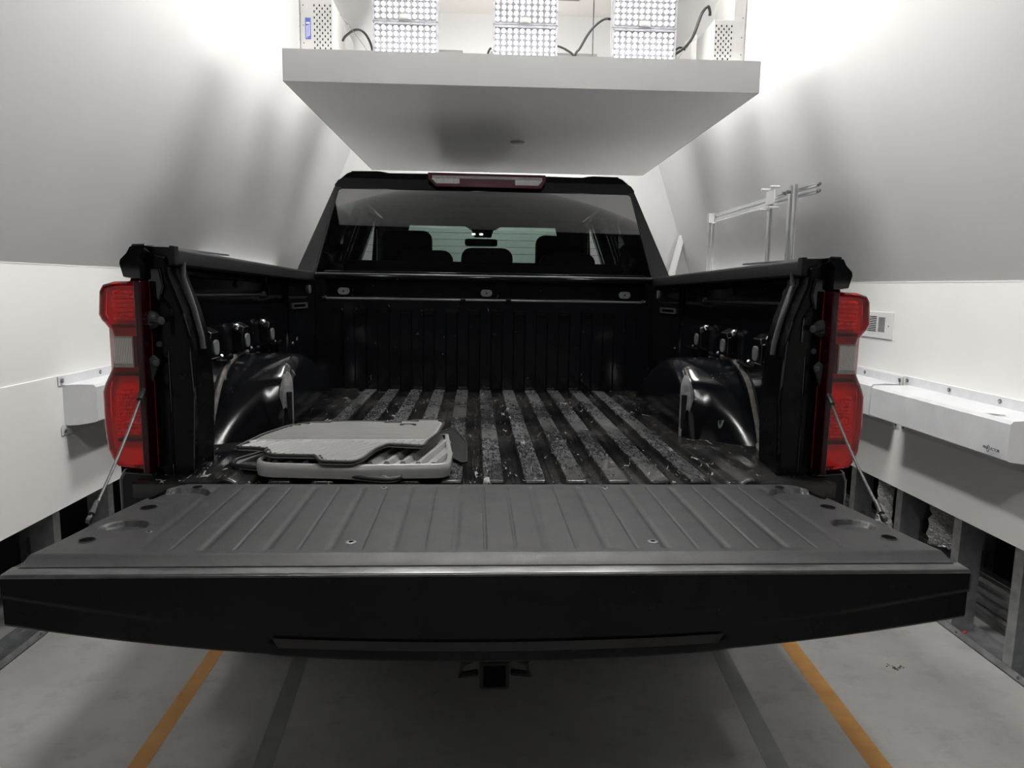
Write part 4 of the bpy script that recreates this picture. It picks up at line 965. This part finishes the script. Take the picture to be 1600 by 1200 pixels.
# C pillars on the rear plane + side
for sg in (-1, 1):
    p_ = [(0.826, 1.395), (0.742, 1.802), (0.730, 1.822), (0.757, 1.822), (0.905, 1.420), (0.905, 1.38)]
    P('pillar', 'paint2', MB().loft([[(sg * x, ry(z) - 0.010, z) for x, z in p_], [(sg * x, ry(z) + 0.05, z) for x, z in p_]]), cab, bevel=0.004)
    P('gasket', 'blackrub', MB().tube([(sg * 0.824, ry(1.395) - 0.004, 1.395), (sg * 0.741, ry(1.80) - 0.004, 1.80), (sg * 0.733, ry(1.812) - 0.004, 1.812), (sg * 0.720, ry(1.816) - 0.004, 1.816)], 0.005, 8), cab, smooth=True)
    # side of cab: tumblehome panel with window openings, built from strips
    def sx_(z): return 0.905 - (z - 1.42) * (0.905 - 0.757) / (1.822 - 1.42)
    def strip(y0, y1, z0, z1, nm='side_frame', m='paint', t0=0.0):
        y0a = max(y0, ry(z0)) if y0 < 2.0 else y0; y0b = max(y0, ry(z1)) if y0 < 2.0 else y0
        a = [(sg * sx_(z0), y0a, z0), (sg * sx_(z0), y1, z0), (sg * sx_(z1), y1, z1), (sg * sx_(z1), y0b, z1)]
        b = [(x - sg * (0.012 if m == 'sideglass' else 0.05), y, z) for x, y, z in a]
        return P(nm, m, MB().add(a + b, [(0, 1, 2, 3), (7, 6, 5, 4), (0, 4, 5, 1), (1, 5, 6, 2), (2, 6, 7, 3), (3, 7, 4, 0)]), cab)
    strip(1.70, 2.26, 1.40, 1.83)                       # quarter panel
    strip(2.26, 3.9, 1.40, 1.455); strip(2.26, 3.5, 1.79, 1.83)
    strip(2.92, 3.03, 1.455, 1.79)
    strip(2.27, 2.91, 1.456, 1.789, 'side_window', 'sideglass'); strip(3.04, 3.40, 1.456, 1.789, 'side_window', 'sideglass')
    # front pillar
    P('pillar', 'paint', MB().loft([[(sg * 0.60, 3.36, 1.80), (sg * 0.765, 3.36, 1.80), (sg * 0.765, 3.46, 1.80), (sg * 0.60, 3.46, 1.80)], [(sg * 0.78, 4.02, 1.33), (sg * 0.90, 4.02, 1.33), (sg * 0.90, 4.14, 1.33), (sg * 0.78, 4.14, 1.33)]]), cab, bevel=0.01)
    P('pillar_trim', 'inter', MB().loft([[(sg * 0.50, 3.32, 1.80), (sg * 0.72, 3.32, 1.80), (sg * 0.72, 3.42, 1.80), (sg * 0.53, 3.42, 1.80)], [(sg * 0.70, 3.92, 1.32), (sg * 0.86, 3.92, 1.32), (sg * 0.86, 4.0, 1.32), (sg * 0.72, 4.0, 1.32)]]), cab)
    # body side below the glass
    sd = [(0.905, 1.42), (0.935, 1.38), (0.965, 1.25), (0.985, 1.05), (0.985, 0.75), (0.96, 0.52)]
    P('body_side', 'paint', MB().loft([[(sg * x, y, z) for x, z in sd] + [(sg * 0.86, y, 0.52), (sg * 0.86, y, 1.42)] for y in (1.735, 2.5, 3.3, 4.1)]), cab, smooth=True, angle=40)
    P('door_handle', 'paint2', MB().tube([(sg * 0.975, 2.25, 1.20), (sg * 0.992, 2.30, 1.20), (sg * 0.992, 2.42, 1.20), (sg * 0.975, 2.47, 1.20)], 0.012, 8), cab, smooth=True)
P('rear_panel', 'paint', MB().box(-0.86, 0.86, 1.73, 1.77, 0.52, 1.405), cab)
rw = P('rear_window', 'tint', MB().add([(x, ry(z) - 0.004, z) for x, z in GL], [tuple(range(len(GL)))]), cab, label='dark tinted rear window')
for k in range(9):
    z = 1.50 + k * 0.034; xw = 0.80 - (z - 1.40) * 0.195
    P('heater_wire', 'holes', MB().tube([(-xw, ry(z) + 0.001, z), (xw, ry(z) + 0.001, z)], 0.0008, 4), rw)
P('header_trim', 'blackrub', MB().box(-0.73, 0.73, ry(1.815) - 0.002, ry(1.815) + 0.05, 1.80, 1.822), cab)
# high brake lamp
bl = [(-0.293, 1.901), (0.300, 1.900), (0.300, 1.868), (0.277, 1.831), (-0.251, 1.832), (-0.293, 1.870)]
def bly(z): return 1.895 + (z - 1.86) * 0.15
bk = P('brake_lamp', 'redsolid', MB().loft([[(x, bly(z) - 0.022, z) for x, z in bl], [(x, bly(z) + 0.06, z) for x, z in bl]]), cab, bevel=0.003, label='wide red high brake lamp with clear strips')
P('clear_strip', 'frost', MB().box(-0.270, 0.282, bly(1.88) - 0.0265, bly(1.88) - 0.012, 1.873, 1.886), bk)
for poly in ([(-0.274, 1.872), (-0.134, 1.872), (-0.134, 1.847), (-0.250, 1.847)], [(0.145, 1.872), (0.284, 1.872), (0.262, 1.846), (0.145, 1.846)]):
    P('cargo_window', 'frost', MB().loft([[(x, bly(z) - 0.0275, z) for x, z in poly], [(x, bly(z) - 0.012, z) for x, z in poly]]), bk)
# windshield, bonnet and nose
wsv = [(-0.60, 3.45, 1.815), (0.60, 3.45, 1.815), (0.80, 4.10, 1.315), (-0.80, 4.10, 1.315)]
P('windshield', 'wshield', MB().add(wsv, [(0, 1, 2, 3)]), cab)
P('headliner', 'headliner', MB().loft([[(-0.70, 1.95, 1.805), (0.70, 1.95, 1.805), (0.70, 1.95, 1.815), (-0.70, 1.95, 1.815)], [(-0.70, 2.6, 1.825), (0.70, 2.6, 1.825), (0.70, 2.6, 1.835), (-0.70, 2.6, 1.835)],
     [(-0.66, 3.42, 1.762), (0.66, 3.42, 1.762), (0.66, 3.42, 1.80), (-0.66, 3.42, 1.80)]]), cab, smooth=True)
P('sensor_housing', 'inter', MB().prism([(-0.13, 1.765), (0.13, 1.765), (0.09, 1.738), (-0.09, 1.738)], 'y', 3.30, 3.40), cab)
mr = P('mirror', 'inter', MB().prism([(x - 0.012, z) for x, z in rrect(-0.115, 0.115, 1.618, 1.668, 0.018)], 'y', 3.28, 3.31), cab, bevel=0.004)
P('mirror_mount', 'inter', MB().prism([(-0.085, 1.74), (0.078, 1.74), (0.06, 1.682), (-0.06, 1.682), (-0.03, 1.66), (0.01, 1.66)][:4], 'y', 3.30, 3.36), mr, bevel=0.004)
for x in (-0.066, -0.012): P('map_light', 'maplight', MB().prism(rrect(x - 0.013, x + 0.013, 1.694, 1.708, 0.005), 'y', 3.296, 3.30), mr)
P('dashboard', 'inter', MB().prism([(3.55, 1.0), (3.55, 1.27), (3.62, 1.31), (4.05, 1.30), (4.05, 1.0)], 'x', -0.84, 0.84), cab, bevel=0.02)
P('cab_floor', 'inter', MB().box(-0.84, 0.84, 1.78, 4.0, 0.50, 0.56), cab)
hd = [[(-0.80, 4.05, 1.31), (0.80, 4.05, 1.31), (0.97, 4.05, 1.18), (0.99, 4.05, 0.9), (0.96, 4.05, 0.5), (-0.96, 4.05, 0.5), (-0.99, 4.05, 0.9), (-0.97, 4.05, 1.18)]]
for (y, dz, w) in ((4.5, -0.01, 1.0), (5.1, -0.03, 1.0), (5.5, -0.07, 0.98), (5.72, -0.16, 0.90)): hd.append([(x * w, y, z + dz * (1 if z > 1 else 0)) for x, _, z in hd[0]])
P('bonnet', 'paint', MB().loft(hd), bevel=0.03, seg=3)
P('front_bumper', 'paint2', MB().box(-0.92, 0.92, 5.70, 5.84, 0.40, 0.70), bevel=0.03)
P('underbody', 'tire', MB().box(-0.80, 0.80, 0.35, 5.6, 0.38, 0.53))
# rear bumper and hitch receiver
P('rear_bumper', 'paint2', MB().box(-0.95, 0.95, -0.20, 0.0, 0.52, 0.70), bevel=0.02)
hi = P('hitch_receiver', 'tire', MB().box(-0.034, 0.034, -0.30, 0.1, 0.435, 0.503), bevel=0.006)
P('receiver_mouth', 'holes', MB().box(-0.025, 0.025, -0.302, -0.295, 0.444, 0.494), hi)
for sg in (-1, 1):
    P('chain_loop', 'tire', MB().tube([(sg * 0.04, -0.27, 0.50), (sg * 0.075, -0.29, 0.495), (sg * 0.078, -0.29, 0.468), (sg * 0.04, -0.27, 0.462)], 0.008, 8), hi, smooth=True)
# wheels
for (x, y) in ((-0.86, 0.98), (0.86, 0.98), (-0.86, 4.72), (0.86, 4.72)):
    sg = 1 if x > 0 else -1
    w = P('wheel', 'tire', MB().lathe([(0.22, -0.12), (0.36, -0.13), (0.395, -0.10), (0.40, 0.0), (0.395, 0.10), (0.36, 0.13), (0.22, 0.12)], (x - sg * 0.03, y, 0.40), (1, 0, 0), 36), smooth=True)
    P('rim', 'steel', MB().lathe([(0.23, 0.0), (0.22, 0.03), (0.08, 0.02), (0.06, 0.04)], (x + sg * 0.07, y, 0.40), (sg, 0, 0), 24), w, smooth=True)
# seats
def seat(x0, x1, y, ztop, zneck, back_w, nm='seat'):
    xc = (x0 + x1) / 2; hw = (x1 - x0) / 2
    s_ = P(nm, 'inter', MB().loft([[(xc + a * back_w, y + b, z) for a, b in ((-1, -0.06), (1, -0.06), (1, 0.06), (-1, 0.06))] for z, back_w in ((0.75, back_w * 1.15), (1.2, back_w * 1.2), (zneck - 0.03, back_w * 1.05), (zneck, back_w * 0.8))]), cab, bevel=0.03)
    P('headrest', 'inter', MB().prism(rrect(xc - hw, xc + hw, zneck - 0.01, ztop, min(hw, 0.055), 5), 'y', y - 0.05, y + 0.05), s_, bevel=0.02)
    return s_
seat(-0.665, -0.335, 2.95, 1.690, 1.40, 0.22, 'front_seat'); seat(0.345, 0.675, 2.95, 1.675, 1.40, 0.22, 'front_seat')
seat(-0.128, 0.150, 2.12, 1.545, 1.42, 0.20, 'rear_seat'); seat(-0.46, -0.172, 2.12, 1.528, 1.42, 0.20, 'rear_seat'); seat(0.30, 0.60, 2.12, 1.525, 1.42, 0.20, 'rear_seat')
P('seat_bench', 'inter', MB().box(-0.75, 0.75, 2.02, 2.16, 0.6, 1.468), cab, bevel=0.03)
for sg in (-1, 1):
    P('belt', 'plug', MB().box(*sorted((sg * 0.70, sg * 0.702)), 2.98, 3.03, 1.1, 1.70), cab)
    P('grab_handle', 'inter', MB().tube([(sg * 0.70, 2.62, 1.765), (sg * 0.67, 2.64, 1.74), (sg * 0.67, 2.80, 1.74), (sg * 0.70, 2.82, 1.765)], 0.010, 8), cab, smooth=True)

# ================================================================== loose things in the bed
def cl(P2):      # truck-local (x, y) to world
    a = math.radians(1.0); x, y = P2; return (x * math.cos(a) - y * math.sin(a) + 0.008, x * math.sin(a) + y * math.cos(a))
def clip(poly, p, d):
    """sorted parameters where the line p + t d crosses the polygon"""
    ts = []
    n_ = len(poly)
    for i in range(n_):
        a, b = poly[i], poly[(i + 1) % n_]
        ex, ey = b[0] - a[0], b[1] - a[1]; den = d[0] * ey - d[1] * ex
        if abs(den) < 1e-9: continue
        t_ = ((a[0] - p[0]) * ey - (a[1] - p[1]) * ex) / den; u = ((a[0] - p[0]) * d[1] - (a[1] - p[1]) * d[0]) / den
        if 0 <= u < 1: ts.append(t_)
    return sorted(ts)
def rounded(poly, r=0.012, n=3):
    out = []; m_ = len(poly)
    for i in range(m_):
        a, b, c = Vector(poly[i - 1]), Vector(poly[i]), Vector(poly[(i + 1) % m_])
        l1, l2 = (a - b).length, (c - b).length; q = min(r, l1 * 0.45, l2 * 0.45)
        p0 = b + (a - b).normalized() * q; p1 = b + (c - b).normalized() * q
        for k in range(n + 1):
            t_ = k / n; v = p0 * (1 - t_) ** 2 + b * 2 * t_ * (1 - t_) + p1 * t_ * t_; out.append((v.x, v.y))
    return out
def floor_mat(label, poly, zf, thick, zones, m='matrub', rim=0.0045, rimm='blackrub', r=0.012):
    poly = rounded(poly, r); cx = sum(p[0] for p in poly) / len(poly); cy = sum(p[1] for p in poly) / len(poly)
    o = thing('floor_mat', label, 'floor mat', (0.008, 0, 0), rz=math.radians(1.0))
    n_ = len(poly)
    V = [(x, y, zf(x, y)) for x, y in poly] + [(x, y, zf(x, y) - thick) for x, y in poly]
    mesh('sheet', V, [tuple(range(n_)), tuple(range(2 * n_ - 1, n_ - 1, -1))] + [(i, (i + 1) % n_, n_ + (i + 1) % n_, n_ + i) for i in range(n_)], m, o)
    MB().tube([(x, y, zf(x, y) + 0.0015) for x, y in poly + poly[:1]], rim, 8, cap=False).build('raised_rim', rimm, o, smooth=True)
    g = MB()
    for (p0, d, step, cnt, w, h, lo, hi) in zones:   # start, direction, step vector, count, ridge width, height, limits test
        L = math.hypot(*d); ux, uy = d[0] / L, d[1] / L
        for k in range(cnt):
            px, py = p0[0] + step[0] * k, p0[1] + step[1] * k
            ts = clip(poly, (px, py), (ux, uy))
            for a, b in zip(ts[0::2], ts[1::2]):
                # keep the part inside the zone
                pts = [(px + ux * (a + 0.012 + (b - a - 0.024) * q / 14), py + uy * (a + 0.012 + (b - a - 0.024) * q / 14)) for q in range(15)] if b - a > 0.03 else []
                pts = [p for p in pts if lo(*p)]
                if len(pts) < 2: continue
                (xa, ya), (xb, yb) = pts[0], pts[-1]; nx_, ny_ = -uy * w / 2, ux * w / 2
                g.add([(xa + nx_, ya + ny_, zf(xa, ya)), (xa - nx_, ya - ny_, zf(xa, ya)), (xb - nx_, yb - ny_, zf(xb, yb)), (xb + nx_, yb + ny_, zf(xb, yb)),
                       (xa + nx_ * 0.4, ya + ny_ * 0.4, zf(xa, ya) + h), (xa - nx_ * 0.4, ya - ny_ * 0.4, zf(xa, ya) + h), (xb - nx_ * 0.4, yb - ny_ * 0.4, zf(xb, yb) + h), (xb + nx_ * 0.4, yb + ny_ * 0.4, zf(xb, yb) + h)],
                      [(4, 5, 6, 7), (0, 1, 5, 4), (1, 2, 6, 5), (2, 3, 7, 6), (3, 0, 4, 7)])
    if g.V:
        q = g.build('ridges', m, o); q['kind'] = 'stuff'
    return o
topz = lambda x, y: 0.905 + 0.05 * y
top_poly = [(-0.681, 0.072), (-0.671, 0.104), (-0.649, 0.204), (-0.603, 0.301), (-0.538, 0.349), (-0.405, 0.361), (-0.288, 0.355), (-0.212, 0.382), (-0.152, 0.383), (-0.143, 0.35), (-0.156, 0.227), (-0.18, 0.143), (-0.187, 0.091),
            (-0.287, 0.109), (-0.311, 0.065), (-0.331, -0.023), (-0.351, -0.056), (-0.434, -0.052), (-0.456, -0.002), (-0.571, 0.003), (-0.596, 0.031), (-0.593, 0.055), (-0.626, 0.067)]
fm = floor_mat('top rubber floor mat of the pile with ridges and notched edge', top_poly, topz, 0.006,
    [((-0.8, 0.165), (1, 0.02), (0, 0.0165), 13, 0.011, 0.004, lambda x, y: y > 0.155, None),
     ((-0.86, -0.06), (0.62, 0.78), (0.0265, 0), 26, 0.015, 0.005, lambda x, y: y < 0.150, None)])
MB().tube([(-0.25 + 0.022 * math.cos(a), 0.315 + 0.012 * math.sin(a), topz(0, 0.315) + 0.004) for a in [PI * k / 10 for k in range(11)]], 0.0035, 6).build('retainer_ring', 'blackrub', fm, smooth=True)
# middle mat: deep tray with upright front lip
mid_poly = [(-0.612, 0.04), (-0.600, -0.005), (-0.57, -0.022), (-0.345, -0.040), (-0.132, -0.026), (-0.113, -0.006), (-0.112, 0.10), (-0.132, 0.36), (-0.20, 0.37), (-0.58, 0.30)]
midz = lambda x, y: 0.872 + 0.035 * sstep(0.3, 0.05, y) * 0 + 0.02 * y
fm2 = floor_mat('middle floor mat of the pile, a pale deep tray with upright lip', mid_poly, midz, 0.006,
    [((-0.62, 0.01), (0.25, 1), (0.042, 0), 13, 0.024, 0.012, lambda x, y: y > 0.02, None)], rim=0.003, rimm='matrub')
rp = rounded(mid_poly, 0.02, 4)
rings = []
for (off, h) in ((0.0, -0.012), (0.004, 0.006), (0.002, 0.020), (-0.006, 0.023), (-0.012, 0.018)):
    cx, cy = -0.36, 0.15; row = []
    for x, y in rp:
        d = Vector((x - cx, y - cy)); L = d.length; d = d / L
        front = 1 - sstep(-0.01, 0.22, y); right = sstep(-0.16, -0.12, x)
        row.append((x + d.x * off, y + d.y * off - (0.006 * (1 - h / 0.03) * front), midz(x, y) - 0.002 + h * (0.35 + 0.65 * max(front, 0.6 * right))))
    rings.append(row + row[:1])
MB().loft(rings, closed=False, cap=False).build('lip', 'matrub', fm2, smooth=True, angle=60)
low_poly = [(-0.700, 0.125), (-0.690, 0.070), (-0.602, 0.037), (-0.408, -0.026), (-0.274, -0.068), (-0.240, -0.060), (-0.222, 0.010), (-0.16, 0.30), (-0.62, 0.30)]
floor_mat('bottom black rubber floor mat of the pile, one corner showing', low_poly, lambda x, y: 0.861, 0.007,
    [((-0.66, -0.06), (0.25, 1), (0.038, 0), 14, 0.020, 0.006, lambda x, y: y < 0.2, None)], rim=0.0055)
side_poly = [(-0.195, 0.46), (-0.118, 0.57), (-0.074, 0.36), (-0.070, 0.125), (-0.085, 0.12), (-0.130, 0.20)]
floor_mat('flat dark rubber sheet poking out at the right of the mat pile', side_poly, lambda x, y: 0.858 + 0.012 * (y - 0.1), 0.004, [], m='railcap', rim=0.002, r=0.004)

# ------------------------------------------------------------------ litter on the concrete
def litter(x, y, s_, label, m='debris'):
    rnd = random.Random(int(x * 1000)); g = MB()
    for k in range(14):
        a = rnd.uniform(0, 6.28); r0 = rnd.uniform(0, s_); l = rnd.uniform(0.006, 0.02); b = rnd.uniform(0, 6.28)
        px, py = x + r0 * math.cos(a), y + r0 * 0.6 * math.sin(a); dx_, dy_ = math.cos(b) * l, math.sin(b) * l
        g.add([(px, py, 0.001), (px + dx_, py + dy_, 0.003), (px + dx_ * 0.6 - dy_ * 0.25, py + dy_ * 0.6 + dx_ * 0.25, 0.006), (px + dx_ * 0.4, py + dy_ * 0.4, 0.0)], [(0, 1, 2), (0, 2, 3), (1, 3, 2), (0, 3, 1)])
    o = g.build('debris', m); o['kind'] = 'stuff'; return tag(o, label, 'debris')
litter(1.76, 0.95, 0.07, 'dry brown leaf litter on the floor by the right track')
litter(1.47, 0.55, 0.03, 'small patch of brown debris on the concrete at right')
